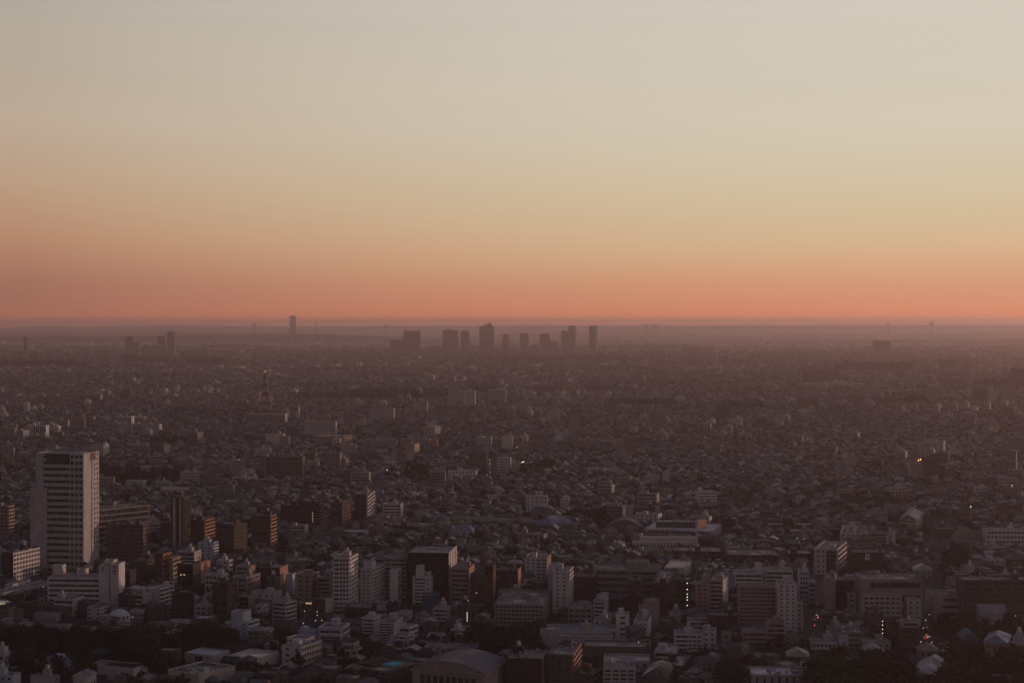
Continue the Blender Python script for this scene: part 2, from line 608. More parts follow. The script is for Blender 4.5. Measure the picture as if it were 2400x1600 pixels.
def put_parts(parts, root, wallc, single):
    merged = {}
    for name, m, zs in parts:
        glassy = name in ("window_band", "glazing", "curtain_glass")
        material = M_DARK_GLASS if name == "curtain_glass" else (M_GLASS if glassy else M_WALL)
        col = None if glassy else (tuple(min(0.8, v * 1.12) for v in wallc) if name != "mullion_frame" else tuple(v * 0.6 + 0.02 for v in wallc))
        if zs is None or name == "balcony_run":
            key = "glazing" if name in ("glazing",) else ("balcony" if name == "balcony_run" else name)
            mm = merged.setdefault(key, (MB(), material, col))[0]
            for z in (zs if zs is not None else [0.0]):
                mm.f += [[i + len(mm.v) for i in f] for f in m.f]
                mm.v += [(x, y, zz + z) for x, y, zz in m.v]
            continue
        me = m.mesh(name, material)
        for z in zs:
            o = link(name, me, root, col)
            o.location = (0, 0, z)
    for key, (mm, material, col) in merged.items():
        mm.build(key, material, root, col, kind="stuff" if key in ("glazing", "balcony", "mullion_frame") else None)


def solve(crop, xl, xc, xr, yb, yt, th, depth):
    """corner, width, depth, height of a block from the photo columns of its edges and the rows of its near corner"""
    pl, pc = px(crop, xl, yb), px(crop, xc, yb)
    X, Y = ground(*pc)
    H = CAM_H - (px(crop, xc, yt)[1] - HORIZON) * Y / F_PX
    c, s = math.cos(th), math.sin(th)
    ul = (pl[0] - 1200) / F_PX
    W = (X - ul * Y) / (c + ul * s)
    if xr is not None:
        ur = (px(crop, xr, yb)[0] - 1200) / F_PX
        den = s - ur * c
        D = (ur * Y - X) / den if den > 0.02 else depth
        D = min(max(D, 5.0), 60.0)
    else:
        D = depth
    # centre of the footprint: from the near corner along -x (W/2) and +y (D/2) of the block's frame
    cx = X - c * W / 2 + s * D / 2
    cy = Y + s * W / 2 + c * D / 2
    return X, Y, W, D, H, cx, cy




def roof_clutter(root, tr, W, D, H, wallc, seed, want=None):
    """stair house, tank, cooling units, aerial on a flat roof"""
    r = random.Random(seed)
    if min(W, D) < 5:
        return
    roof = LAST.get("roof") or root
    if (want or "") != "none":
        w, d = min(W * 0.45, r.uniform(3.5, 6.0)), min(D * 0.45, r.uniform(3.5, 5.5))
        x, y = r.uniform(-W / 2 + w / 2 + 0.6, W / 2 - w / 2 - 0.6), r.uniform(-D / 2 + d / 2 + 0.6, D / 2 - d / 2 - 0.6)
        h = r.uniform(2.6, 4.2)
        m = MB(*tr)
        m.box(x - w / 2, x + w / 2, y - d / 2, y + d / 2, H + 0.06, H + h)
        m.box(x - w / 2 - 0.25, x + w / 2 + 0.25, y - d / 2 - 0.25, y + d / 2 + 0.25, H + h, H + h + 0.25)
        house_ = m.build("stair_house", M_WALL, root, wallc)
        if r.random() < 0.55:
            m = MB(*tr)
            m.cyl(x, y, H + h + 0.8, H + h + 2.8, 1.1, 10)
            for a in (-0.7, 0.7):
                m.box(x + a - 0.1, x + a + 0.1, y - 0.6, y + 0.6, H + h + 0.25, H + h + 0.8)
            m.build("water_tank", M_METAL, house_, (0.42, 0.42, 0.42))
    n = int(min(14, W * D / 28))
    m = MB(*tr)
    for _ in range(n):
        x, y = r.uniform(-W / 2 + 0.8, W / 2 - 1.6), r.uniform(-D / 2 + 0.8, D / 2 - 1.2)
        a, b, c = r.uniform(0.7, 1.9), r.uniform(0.5, 1.2), r.uniform(0.7, 1.6)
        m.box(x, x + a, y, y + b, H + 0.07, H + 0.07 + c)
    m.build("cooling_unit", M_METAL, roof, (0.34, 0.34, 0.35), kind="stuff")
    if r.random() < 0.6:
        m = MB(*tr)
        x, y = r.uniform(-W / 3, W / 3), r.uniform(-D / 3, D / 3)
        m.box(x - 0.06, x + 0.06, y - 0.06, y + 0.06, H + 0.05, H + r.uniform(4, 7))
        m.box(x - 1.0, x + 1.0, y - 0.05, y + 0.05, H + 3.6, H + 3.7)
        m.build("aerial", M_METAL, roof, (0.3, 0.3, 0.3))


def block(root, tr, W, D, H, wallc, F, R, single, roofc=(0.2, 0.19, 0.19), back=None, side=None, wall_name="wall", sidec=None, z0=0.0):
    """a storeyed block: core, wall skin, glass, flat roof"""
    wall, parts = MB(*tr), []
    core = wall
    core.box(-W / 2 + 0.01, W / 2 - 0.01, -D / 2 + 0.01, D / 2 - 0.01, z0, H)
    facade("F", F, W, D, H, wall, parts, tr, single, z0)
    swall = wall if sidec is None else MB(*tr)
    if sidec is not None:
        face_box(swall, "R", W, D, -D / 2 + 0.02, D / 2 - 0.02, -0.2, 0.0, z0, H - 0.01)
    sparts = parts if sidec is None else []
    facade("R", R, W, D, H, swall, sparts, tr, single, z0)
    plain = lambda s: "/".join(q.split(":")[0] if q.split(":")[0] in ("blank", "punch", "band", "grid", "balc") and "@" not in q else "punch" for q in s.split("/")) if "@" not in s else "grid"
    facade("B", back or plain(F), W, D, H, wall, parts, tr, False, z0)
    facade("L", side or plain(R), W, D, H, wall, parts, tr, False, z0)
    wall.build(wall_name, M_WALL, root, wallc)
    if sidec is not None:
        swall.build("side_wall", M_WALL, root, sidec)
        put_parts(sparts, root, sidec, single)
    put_parts(parts, root, wallc, single)
    m = MB(*tr)
    m.box(-W / 2 + 0.02, W / 2 - 0.02, -D / 2 + 0.02, D / 2 - 0.02, H, H + 0.06)
    LAST["roof"] = m.build("roof", M_ROOF, root, roofc)


def hip_roof(m, W, D, z, rise, over=0.7, ridge=0.5, gable=False):
    """hip or gable roof over a W x D plan, ridge along the longer side, with eave thickness"""
    a, b = W / 2 + over, D / 2 + over
    lon = W >= D
    k = (a if lon else b) if gable else ((a if lon else b) * ridge)
    r0, r1 = ((-k, 0), (k, 0)) if lon else ((0, -k), (0, k))
    e = [(-a, -b), (a, -b), (a, b), (-a, b)]
    t = 0.25
    E = [(x, y, z) for x, y in e]
    U = [(x, y, z + t) for x, y in e]
    P, Q = (*r0, z + rise), (*r1, z + rise)
    m.poly(E[::-1])
    for i in range(4):
        m.poly([E[i], E[(i + 1) % 4], U[(i + 1) % 4], U[i]])
    if lon:
        m.poly([U[0], U[1], Q, P]); m.poly([U[1], U[2], Q]); m.poly([U[2], U[3], P, Q]); m.poly([U[3], U[0], P])
    else:
        m.poly([U[0], U[1], P]); m.poly([U[1], U[2], Q, P]); m.poly([U[2], U[3], Q]); m.poly([U[3], U[0], P, Q])


LAST, REG = {}, {}
GROUPS = {"office_building": "office and public buildings of the city", "apartment_building": "apartment blocks of the city", "school_building": "school buildings of the city",
          "house": "houses of the city", "high_rise": "high-rise towers on the hazy skyline", "hall": "halls and sheds of the city"}
CATS = {"office_building": "office building", "apartment_building": "apartment building", "school_building": "school", "house": "house", "high_rise": "high-rise", "hall": "hall"}


def building(line):
    """one survey row: crop xl xc xr yb yt yaw depth ; name ; wall colour ; front ; right ; options ; look ; short name"""
    f = [v.strip() for v in line.split(";")]
    n = f[0].lstrip("+").split()
    crop, xl, xc, xr, yb, yt, th, dep = n[0], float(n[1]), float(n[2]), None if n[3] == "-" else float(n[3]), float(n[4]), float(n[5]), math.radians(float(n[6])), float(n[7])
    X, Y, W, D, H, cx, cy = solve(crop, xl, xc, xr, yb, yt, th, dep)
    H = max(H, 3.2)
    if f[1].startswith("+"):            # a further volume of the building above it
        root, L = LAST["root"], LAST
        dx, dy = cx - L["cx"], cy - L["cy"]
        c, s = math.cos(L["th"]), math.sin(L["th"])
        tr = (dx * c - dy * s, dx * s + dy * c, L["th"] - th)
        z0 = 0.0
        if len(f) > 5 and "z" in f[5]:
            z0 = L["H"] + 0.08
        block(root, tr, W, D, H, vary(COLORS[f[2]], 0.04), f[3] or "punch", f[4] or "punch", False, wall_name=f[1][1:], z0=z0)
        m = MB(*tr)
        occupy(cx, cy, W, D, -th)
        return root
    name = f[1]
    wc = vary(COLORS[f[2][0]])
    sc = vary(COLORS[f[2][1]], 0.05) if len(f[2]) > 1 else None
    opt = f[5] if len(f) > 5 else ""
    look = f[6] if len(f) > 6 else ""
    short = f[7] if len(f) > 7 and f[7] else None
    root = thing(name, CATS[name], look, GROUPS[name], (cx, cy, 0.0), -th, short=short, full=look if short else None, size=(W, D, H))
    npx = W / Y * F_PX
    single = Y < 2300 and (npx > 26 or (D / Y * F_PX > 40)) and H / max(1, round(H / 3.35)) / Y * F_PX > 4.5
    rc = {"w": (0.62, 0.60, 0.60), "d": (0.07, 0.065, 0.065), "t": (0.58, 0.49, 0.40), "b": (0.17, 0.21, 0.27)}
    roofc = next((rc[k] for k in rc if "r" + k in opt), vary((0.20, 0.19, 0.19), 0.35))
    F, R = f[3] or "punch", f[4] or "punch"
    if "hip" in opt or "gab" in opt:
        block(root, (0, 0, 0), W, D, H, wc, F, R, single, roofc, sidec=sc)
        m = MB()
        hip_roof(m, W + 0.8, D + 0.8, H + 0.95, min(W, D) * (0.34 if "hip" in opt else 0.3), gable="gab" in opt)
        m.build("pitched_roof", M_ROOF, root, tuple(v * 0.55 for v in roofc) if "rw" in opt or "rt" in opt else roofc)
    else:
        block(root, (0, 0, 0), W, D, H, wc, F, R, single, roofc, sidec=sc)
        if "nr" not in opt:
            roof_clutter(root, (0, 0, 0), W, D, H, tuple(v * 0.95 for v in wc), hash((round(xl), round(yb), round(yt))) & 0xffff, "none" if "nh" in opt else None)
    occupy(cx, cy, W, D, -th)
    if Y < 3600:
        u, v = cx / math.hypot(cx, cy), cy / math.hypot(cx, cy)
        for k in ((4.0, 9.0) if Y < 1700 else (6.0, 14.0, 22.0, 30.0)):
            occupy(cx - u * (D / 2 + k), cy - v * (D / 2 + k), W, 5.0 if Y < 1700 else 8.0, -math.atan2(u, v), 0.0)
    LAST.update(root=root, cx=cx, cy=cy, th=th, H=H, W=W, D=D)
    if short:
        REG[short] = dict(LAST, X=X, Y=Y)
    return root

# ------------------------------------------------------------------ survey of the buildings the photograph shows
SURVEY = """
G 335 765 905 1352 255 10 28; office_building; V; blank@0-0.14/band:19@0.14-0.72/grid:19:3@0.72-1; blank@0-0.42/slot:22:1@0.42-0.62/punch:24:2@0.62-1; nr; tall white office tower with ribbon windows and a dark louvred top at far left; the tall white tower
+G 285 400 - 1352 570 10 20; +side_wing; V; blank; blank;
A 505 1065 - 790 475 4 20; office_building; W; band:6; grid; nr; long white office block with six dark window bands and twin red-signed shafts; the red-signed white office
+A 1045 1147 - 795 350 4 12; +sign_shaft; W; blank; blank;
+A 1168 1245 - 803 330 4 13; +sign_shaft; W; blank; blank;
+A 1146 1169 - 780 340 4 6; +dark_slot; K; blank; blank;
+A 1100 1190 - 760 290 4 8; +lift_shaft; C; blank; blank;
+A 560 650 - 745 345 4 7; +stair_tower; C; blank; punch;
+A 810 890 - 745 385 4 7; +plant_room; W; blank; blank;
A 25 135 415 540 215 18 30; office_building; KW; blank; grid:7:9; ; dark-sided block with a white gridded front at the left frame edge; the white gridded block
A 60 120 315 705 545 15 20; office_building; WC; blank; punch:2:3; nh; low pale building with cut-out slots in its blank wall
A 1320 1420 1500 770 610 18 14; house; Y; punch; punch; rwhip; pale house with a steep faceted white roof
A 1580 1665 1815 800 590 20 18; apartment_building; W; blank; balc:5; ; white block with long right-side balconies and a blank wall
A 1365 1480 1640 570 300 15 22; apartment_building; N; punch; grid; ; plain brown block of even small windows
A 1640 1700 1790 570 225 18 16; apartment_building; NO; blank; balc; ; narrow block with sunlit orange end wall; the orange-ended narrow block
A 1790 1802 1890 570 270 18 16; apartment_building; T; blank; balc; ; beige block of stacked balconies
A 1285 1360 - 645 400 8 12; office_building; K; fine; blank; nr; slim black glass slab with a pale crown
A 1415 1510 1580 835 650 15 14; apartment_building; S; balc; punch; ; small striped block with red balcony dividers
A 1250 1410 - 835 650 12 18; apartment_building; D; grid; blank; ; low dark block in shade
A 355 560 625 935 860 15 14; office_building; P; blank; punch; nh; low pinkish workshop with a wide flat roof
A 20 230 250 985 920 15 16; hall; S; blank; blank; nr rw; long low shed with a pale flat roof
A 400 695 752 1090 980 14 18; office_building; PC; punch; blank; nh; low block with one pale sunlit end wall
A -130 40 175 1450 1285 18 22; apartment_building; W; grid; punch; ; pale block cut off by the left frame edge
A 450 720 835 1445 1345 16 20; office_building; Y; blank; punch; rb; blue-grey low building with a box on its roof
A -60 130 210 1640 1500 15 20; office_building; Y; punch; blank; rb; flat-roofed blue-grey building in the bottom left corner; the bottom left corner building
A 330 560 620 1625 1515 16 18; office_building; S; blank; punch; ; squat pale building with roof plant
A 930 1400 1540 1505 1425 20 22; hall; W; blank; blank; nr rd; low pavilion with a white roof edge and dark roof
B 300 435 490 315 105 12 14; apartment_building; Y; punch:6:2; balc:7; ; bluish white slab with ladder of balconies on its right end; the bluish balcony slab
B 495 600 640 430 290 14 12; apartment_building; W; punch; balc; ; small pale block in a tight cluster
B 75 230 310 700 330 15 14; office_building; K; fine; blank; nr; black glass block with a few lit windows; the black glass block
B 290 310 410 520 315 16 14; apartment_building; OO; blank; blank; ; narrow block with a bare sunlit reddish wall
B 365 530 600 660 445 16 14; office_building; W; grid:4:4; punch; ; white block with rows of square dark windows
B 450 600 655 945 530 14 14; apartment_building; N; balc:9; punch; ; tall brown apartment block with nine balcony rows; the brown balcony tower
B 715 800 930 720 470 16 18; apartment_building; P; balc; grid; ; rose-coloured block with balconies
B 720 815 880 905 665 18 14; office_building; P; fine; fins; nr; mauve tiled block with a black slotted side
B 890 960 1025 885 765 20 14; house; W; punch; punch; nh; chunky pale grey house with deep-set windows
B 650 800 915 1115 940 24 14; office_building; Y; punch:4:2; balc:4; nr; bluish white building with a tall windowless tower and balconied wing; the bluish towered building
+B 645 755 - 1110 835 24 9; +stair_tower; Y; blank; blank;
+B 575 655 - 1085 945 24 10; +side_wing; Y; band; blank;
B 1075 1205 1315 955 735 30 20; office_building; S; band:5; band:5; ; grey office with dark bands wrapping its corner; the band-cornered grey office
B 905 1145 1225 640 370 10 18; apartment_building; NO; balc; blank; ; brown block with a bare orange sunlit side; the orange-sided brown block
B 1325 1470 1545 725 440 12 16; apartment_building; T; punch:6:2; balc:7; ; beige slab with few windows and dark balconied side
B 1548 1670 1715 725 475 10 14; apartment_building; P; balc:6; blank; ; pink balcony block beside a white tower
B 1715 1873 1963 850 265 9 20; apartment_building; W; balc:13@0-0.38/grid:13:3@0.38-1; grid:13:4; ; tall white apartment tower with gridded windows and left balconies; the white gridded tower
B 1490 1620 1700 885 700 18 14; office_building; DS; punch; blank; nr; dark house-like block with a pale side wall
B 1180 1370 1580 1392 1200 25 26; apartment_building; WC; punch:3:2; grid:3:8; ; cream apartment block with a long pinkish windowed side; the cream windowed block
+B 1230 1410 - 1330 1118 25 10; +penthouse; W; punch; punch;
B 990 1100 1240 1235 1180 22 20; hall; S; blank; blank; nr rw; low building under a plain pale flat roof
B 1300 1540 1640 1155 1060 18 16; office_building; Y; blank; punch; rb; long pale blue low building
B 1570 1790 - 1185 1000 10 16; apartment_building; Y; balc; balc; ; bluish stepped apartment block
B 620 910 1130 1425 1320 26 30; hall; WC; fins; blank; nr rt; modern hall under a broad overhanging cream roof slab; the cream-roofed hall
B 150 440 610 1372 1290 24 26; hall; S; slot; blank; nr rw; low hall under a wide bluish white flat roof
B -20 300 665 1605 1490 34 34; hall; C; blank; blank; nh rd; big low hall with pale parapet and grey roof deck
B 265 370 445 915 770 16 14; apartment_building; S; grid; balc; ; small grey block with slanting roof terraces
B 20 200 240 905 630 10 16; apartment_building; K; grid; blank; ; nearly black apartment block
B 0 200 240 995 930 12 14; office_building; W; punch; blank; nh rw; low white flat-roofed building
B 235 420 - 1005 905 10 14; office_building; M; punch; blank; nh rw; low reddish brown building with a pale roof
B 690 840 880 485 350 12 14; apartment_building; SO; balc; blank; ; block with a sunlit orange upper end
B 1215 1275 - 645 440 8 10; apartment_building; Y; blank; blank; nh; blank narrow bluish slab
B 1010 1100 - 725 480 10 14; apartment_building; D; punch; blank; ; narrow slate block
B 75 250 310 460 200 12 16; apartment_building; S; balc; punch; ; pale cluster block with stepped top
B 1085 1250 - 1055 985 12 10; house; M; punch; blank; rdgab; dark house with a gable roof
C 215 305 440 775 385 14 15; apartment_building; W; punch:10:2; balc:10; ; white tower block with a raised stair head and balconied right side; the white stair-head tower
+C 240 320 - 760 310 14 7; +stair_tower; W; blank; blank;
C 525 580 615 735 390 12 14; apartment_building; W; blank; balc; ; very slim white slab; the slim white slab
C 450 680 - 705 260 4 14; apartment_building; S; balc:10; blank; ; broad grey balcony slab left of a dark office; the grey balcony slab
C 330 445 - 690 265 4 14; apartment_building; G; balc:10; blank; ; shaded grey slab of balconies
C 700 1125 1208 735 215 6 28; office_building; KW; fine:14:12; slot:12:3; nh; large dark glass office block with white frame and sunlit right side; the dark glass office
C 765 925 - 755 470 8 14; apartment_building; W; balc:8@0-0.75/punch@0.75-1; balc; nr; white stepped apartment block standing before the dark glass office; the white stepped block
+C 790 850 - 750 350 8 6; +stair_tower; W; blank; blank;
+C 848 925 - 745 410 8 8; +top_flat; W; punch; punch;
C 855 1005 - 845 665 4 14; office_building; B; blank; blank; nr; plain dark blue sheeted block; the blue sheeted block
C 1160 1340 1390 765 370 8 18; apartment_building; PO; balc; blank; ; mauve block with a sunlit orange shaft
C 1190 1265 1330 755 510 10 12; apartment_building; W; stair:8; balc; ; white block with zigzag stairs up its front; the zigzag-stair block
C 1360 1590 1612 795 440 8 18; apartment_building; NO; grid:11:3@0-0.4/balc:11@0.4-0.64/blank@0.64-1; blank; nr; golden brown block with a tall tiled shaft; the golden brown shaft block
+C 1505 1592 - 790 345 8 10; +lift_shaft; N; fine; blank;
C 1612 1850 1882 705 395 8 20; apartment_building; NO; grid; blank; ; wide brown block with a regular window grid
C 1615 2115 2190 965 755 6 24; office_building; G; grid:5:12; grid; ; long grey office with five rows of windows; the long grey office
C 1650 1960 - 780 630 6 16; office_building; G; band; blank; ; grey office in full shade
C 40 300 - 895 790 8 18; apartment_building; R; balc; blank; nh; low dark red block
C 320 580 - 805 760 4 16; hall; Y; blank; blank; nr rb; shed with a blue-grey flat roof
C 225 340 400 1085 900 12 14; apartment_building; W; balc:5; punch; ; stepped white block with roof terraces
C 400 550 640 1145 945 12 16; office_building; S; band:7; punch; ; pale grey block with thin horizontal panels
C 530 690 750 1155 1085 22 22; apartment_building; W; balc:2; balc:2; nr; terraced white building in two steps; the two-step white terraces
+C 590 715 - 1105 995 22 12; +upper_terrace; W; band; band;
C 1155 1255 1345 1105 1020 24 16; office_building; W; blank; band; rd; small white flat-roofed box
C 1230 1330 1360 965 755 8 14; apartment_building; N; grid; blank; ; dark block with a column of stair lights at its right edge; the lamp-lit dark block
C 970 1105 - 955 800 8 12; apartment_building; S; balc:4; blank; ; small grey block with four balconies
C 560 660 740 925 850 18 16; office_building; S; blank; blank; nh; pale low workshop
C 880 1410 - 1335 1210 2 14; office_building; P; slot:1:7; blank; nh; long mauve building with tall piers behind the vaulted hall
C 60 470 860 1625 1460 36 40; office_building; M; punch; punch; nr rd; reddish brown building carrying a turquoise rooftop pool; the pool-roofed brown building
C 20 130 180 1235 1150 20 10; house; W; punch; punch; rdgab; white gabled house
C 210 330 420 1215 1150 24 14; house; N; blank; punch; rdhip; house under a steep brown hip roof
C 500 600 650 1235 1170 30 10; house; C; punch; punch; rbgab; cream house with a slate blue gable roof
C 905 1060 - 1140 1085 8 10; hall; W; blank; blank; nr; small shed with a white roof rim
C 1650 1780 1810 1150 1010 14 10; house; S; punch; punch; rdgab; narrow grey house with a tower-like gable
C 870 970 - 1005 940 6 8; house; S; punch; blank; rwgab; small arched house front
D 140 365 405 485 265 8 16; apartment_building; WO; punch:6:2@0-0.5/grid:6:2@0.5-1; blank; ; white block with a thin tower and a sunlit orange side; the thin-towered white block
+D 205 250 - 480 212 8 5; +stair_tower; W; blank; blank;
D 440 585 628 835 405 9 16; apartment_building; W; punch:10:2; balc:10; ; tall white block with paired small windows and a side wing; the paired-window white block
+D 390 472 - 800 335 9 10; +side_wing; W; blank; punch;
D 628 860 890 765 465 8 18; apartment_building; R; grid; balc; ; wide dark red block without lights
D 860 1560 1610 725 395 5 30; office_building; GO; blank@0-0.03/band:5@0.03-1; blank; nh; huge grey institution with long bands and a sunlit right end; the grey institution
+D 1215 1430 - 700 308 5 16; +plant_room; G; blank; blank;
D 1225 1350 - 875 500 6 14; apartment_building; R; grid; blank; ; dark red tower with white zigzag stairs at its left edge; the zigzag-edged red tower
D 1500 1640 1705 885 530 9 16; apartment_building; R; grid; balc; ; dark maroon block with pale roof edge
D 1710 1872 - 835 490 5 14; apartment_building; E; balc:7; blank; ; dark greenish block with a column of stair lights; the lamp-lit greenish block
D 858 970 1012 885 720 10 14; office_building; W; band:4; blank; ; small banded white office with a narrow tower
+D 945 1000 - 860 638 10 5; +stair_tower; W; blank; blank;
D 595 835 - 1005 790 3 16; office_building; G; grid; blank; ; flat grey block with faint windows
D 858 990 1090 1015 925 16 14; office_building; W; punch; blank; rd; little white flat-roofed block with one dark window
D 1098 1225 - 1095 860 4 10; apartment_building; W; punch:4:1; punch; ; plain white shaft with one column of windows; the plain white shaft
D 1285 1425 1472 1105 935 9 14; apartment_building; W; punch:4:3; blank; ; white cube with three columns of dark windows; the white cube
D 1395 1545 - 1015 720 5 12; apartment_building; P; blank; blank; nh; tall blank mauve slab without windows; the blank mauve slab
D 340 1090 - 1120 1030 2 22; apartment_building; S; band:2; blank; rb; long terraced building in three pale steps; the three-step terraces
+D 335 1050 - 1165 1085 2 10; +lower_terrace; S; balc; blank;
+D 500 1230 - 1222 1150 2 9; +lower_terrace; S; balc; blank;
+D 300 495 - 1235 1015 2 14; +side_wing; S; blank; blank;
D 970 1440 1480 1455 1350 4 20; school_building; S; blank@0-0.6/punch:1@0.6-1; blank; nr; low building with framed roofs and white gutters; the framed-roof building
+D 760 1390 - 1330 1200 4 18; +rear_wing; M; blank; blank;
D 965 1290 - 1640 1425 4 18; apartment_building; S; grid:5:4; grid; ; pale apartment block crowded with roof plant at the bottom edge; the roof-plant block
D -60 310 385 1660 1330 9 24; apartment_building; KO; blank; slot:2:6; ; dark block with a brick red windowed side; the brick-sided block
D 390 625 710 1645 1285 10 22; apartment_building; DO; punch; balc; ; dark grey block with brick balconies down its right side
D 660 820 930 1665 1490 22 22; apartment_building; N; blank; balc; ; brown terraced block with planted ledges
D 1380 1610 1710 1640 1530 14 20; hall; E; blank; blank; rdhip; dark green hip-roofed hall with a square brown lantern; the green-roofed lantern hall
D 1600 1780 1860 1525 1400 14 18; apartment_building; N; grid; balc; ; brown block behind a green roof
D 1500 1690 1750 1315 1250 14 16; office_building; W; band:1; blank; rw; low white building with rounded dark windows
D 1715 1985 - 1245 1065 4 14; apartment_building; Y; balc:4@0-0.5/grid:4:3@0.5-1; blank; ; bluish white block with square windows
D 1650 1765 - 1015 850 5 12; apartment_building; G; blank; blank; ; blank slate grey block
D 1565 1730 - 1035 935 5 12; apartment_building; D; punch; blank; ; low slate block with dark windows
D 1600 1800 1880 485 370 14 24; hall; S; slot; blank; nr rt; warehouse under a cream flat roof; the cream warehouse
D 1340 1395 - 900 765 5 10; apartment_building; W; punch; blank; ; white sliver of a block
D 480 780 - 960 840 4 12; apartment_building; D; grid; blank; ; dim block between grey fronts
E 145 270 - 875 530 5 14; apartment_building; T; punch:8:2; blank; ; beige block with two columns of small windows; the beige small-window block
+E 222 288 - 860 440 5 6; +stair_tower; T; blank; blank;
E 290 420 470 855 500 18 16; apartment_building; S; balc:8; blank; ; grey balcony block with a blank white end
E 415 535 - 620 445 5 14; apartment_building; Y; blank; blank; ; bluish blank block
E 555 830 - 645 425 4 16; apartment_building; W; balc:5; blank; ; white balcony block with a tall thin shaft; the thin-shafted balcony block
+E 770 825 - 640 322 4 6; +lift_shaft; W; blank; blank;
E 870 1150 - 645 400 4 16; apartment_building; W; balc:6; blank; ; rounded white balcony block with an orange sunlit corner; the orange-cornered balcony block
E 600 1005 - 1015 570 3 15; apartment_building; P; grid:11:14; blank; nh; broad mauve apartment slab with a dense window grid; the mauve gridded slab
E 1005 1190 - 1055 540 3 14; apartment_building; W; punch:12:3; blank; ; tall plain white slab with sparse small windows; the sparse-window white slab
E 890 1065 - 1195 945 3 12; apartment_building; P; balc:5; blank; ; lower mauve block with five balcony rows
E 640 890 - 1195 1040 3 14; apartment_building; P; band:3; blank; nh; low mauve wing with ribbon windows
E 1195 1260 - 1025 740 3 12; apartment_building; S; punch:6:1; blank; ; narrow pale block with one window column
E 1230 1318 - 745 400 4 12; apartment_building; Y; grid:7:3; blank; ; bluish block with three window columns
E 1325 1395 - 765 520 5 12; apartment_building; S; balc; blank; ; narrow grey balcony block
E 1485 1590 1612 865 490 14 14; apartment_building; PO; blank; blank; ; mauve block with a bare sunlit side
E 1612 1870 - 825 495 3 14; office_building; G; fine; blank; nh; broad grey block with faint window lines; the faint-lined grey block
E 1740 1880 - 845 630 3 12; apartment_building; W; punch; blank; ; small white block with scattered windows
E 1105 1350 - 335 215 5 20; school_building; M; grid; blank; rt; school with sunlit roof and mauve walls
E 1395 1610 1710 435 175 20 20; apartment_building; W; punch:5:2@0-0.52/fine@0.52-1; balc:5; ; white stepped apartment block with a dark glazed front and lit balconies; the glazed-front white block
E 210 345 370 1205 1035 8 12; apartment_building; W; punch:3:2; blank; ; white block with six dark square windows; the six-window white block
E 275 560 - 1045 870 3 14; apartment_building; R; grid; blank; ; dark red block with no lights
E 60 265 - 1015 930 4 14; office_building; W; band; blank; nh; low white building with a rounded roof edge
E 420 500 - 1195 1060 4 10; house; G; punch; blank; nh; small grey flat-roofed house
E 535 650 - 1185 1090 4 10; house; R; punch; blank; nh; little red-brown house
E 665 1365 - 1650 1500 2 22; office_building; S; slot:1:9; blank; rw; broad pale building with tall dark windows at the bottom edge; the broad bottom-edge building
+E 1160 1360 - 1620 1455 2 10; +plant_room; G; blank; blank;
E 710 850 870 1365 1310 20 14; house; S; blank; blank; rwgab; house with one tilted white roof
E 1110 1320 - 1385 1310 6 14; house; M; punch; blank; rthip; wide house under a brown hip roof
E 1360 1610 - 1215 1150 4 12; office_building; W; grid:1:6; blank; ; low white building with a row of dark windows
E 1645 1735 - 1220 1075 4 8; office_building; Y; blank; blank; nr; plain bluish white box
E 1470 1700 - 1015 850 3 14; apartment_building; D; grid; blank; ; unlit dark block near the traffic lights
E 480 1010 - 355 235 4 36; school_building; N; band; blank; nh; long brown low building with a pale roof edge
E -100 400 - 290 195 4 30; school_building; N; band:2; blank; ; long low brown school with cluttered roof
E 1680 1880 - 1205 1045 3 14; office_building; G; band:3; blank; rw; grey terraces with a white roof line
F 175 800 - 905 490 2 28; office_building; G; blank@0-0.14/band:3@0.14-1; blank; nh; large grey civic building with louvred upper floors; the grey civic building
+F 195 590 - 960 660 2 10; +front_wing; S; grid; blank;
+F 660 795 - 965 705 2 10; +corner_block; S; punch; punch;
F 940 1420 - 895 665 2 26; office_building; S; blank@0-0.17/band:3@0.17-1; blank; rd; banded office with a plant-covered roof beside the street; the banded street office
F 1245 1950 - 935 500 2 20; apartment_building; D; grid:7:16; blank; ; long dark block pierced by rows of pale square windows; the pale-windowed dark block
F 1430 1690 - 965 850 3 16; hall; S; blank; blank; rwgab; hall with a tilted pale roof
F 1470 1690 1735 1300 1170 22 16; house; T; punch; punch; rbhip; tan house under a blue-grey hip roof with small cupola; the cupola house
F 600 765 - 1245 1000 3 12; apartment_building; N; balc; blank; ; brown street-corner block with a pale top; the brown street-corner block
+F 610 770 - 1235 930 3 8; +top_flat; S; band; blank;
F 470 605 - 1190 935 3 12; apartment_building; N; fins; blank; ; rust brown narrow block
F 268 395 - 1115 835 3 12; apartment_building; D; grid; blank; ; dark block with a string of stair lights; the stair-lit dark block
F 195 475 - 1220 1150 4 12; office_building; S; punch; blank; rw; low pale building under a white flat roof
F 785 985 - 1315 1250 6 12; house; P; punch; blank; rthip; purple-roofed house below the street
F 230 405 - 1340 1260 5 14; house; S; punch; blank; rwgab; pale low house
F 1320 1405 - 1315 1245 5 8; house; W; punch; blank; nh; tiny white box house
F 85 400 - 465 210 3 20; office_building; K; blank; blank; nh; black windowless block carrying a white sign; the black signed block
F 740 940 - 330 235 4 14; office_building; D; band; blank; ; low dark street-side block
F 740 940 - 395 310 4 12; office_building; G; blank; punch; ; low grey street-side block
F 735 915 - 475 400 6 14; house; S; punch; blank; rwhip; house with a pale roof ridge by the street
J 2010 2500 - 1125 955 2 16; school_building; W; grid:4:14; blank; ; big white school with dark ribbon windows at the right edge; the big white school
F 1470 1680 - 370 285 3 10; office_building; W; punch:2:4; blank; ; white two-storey building with odd windows
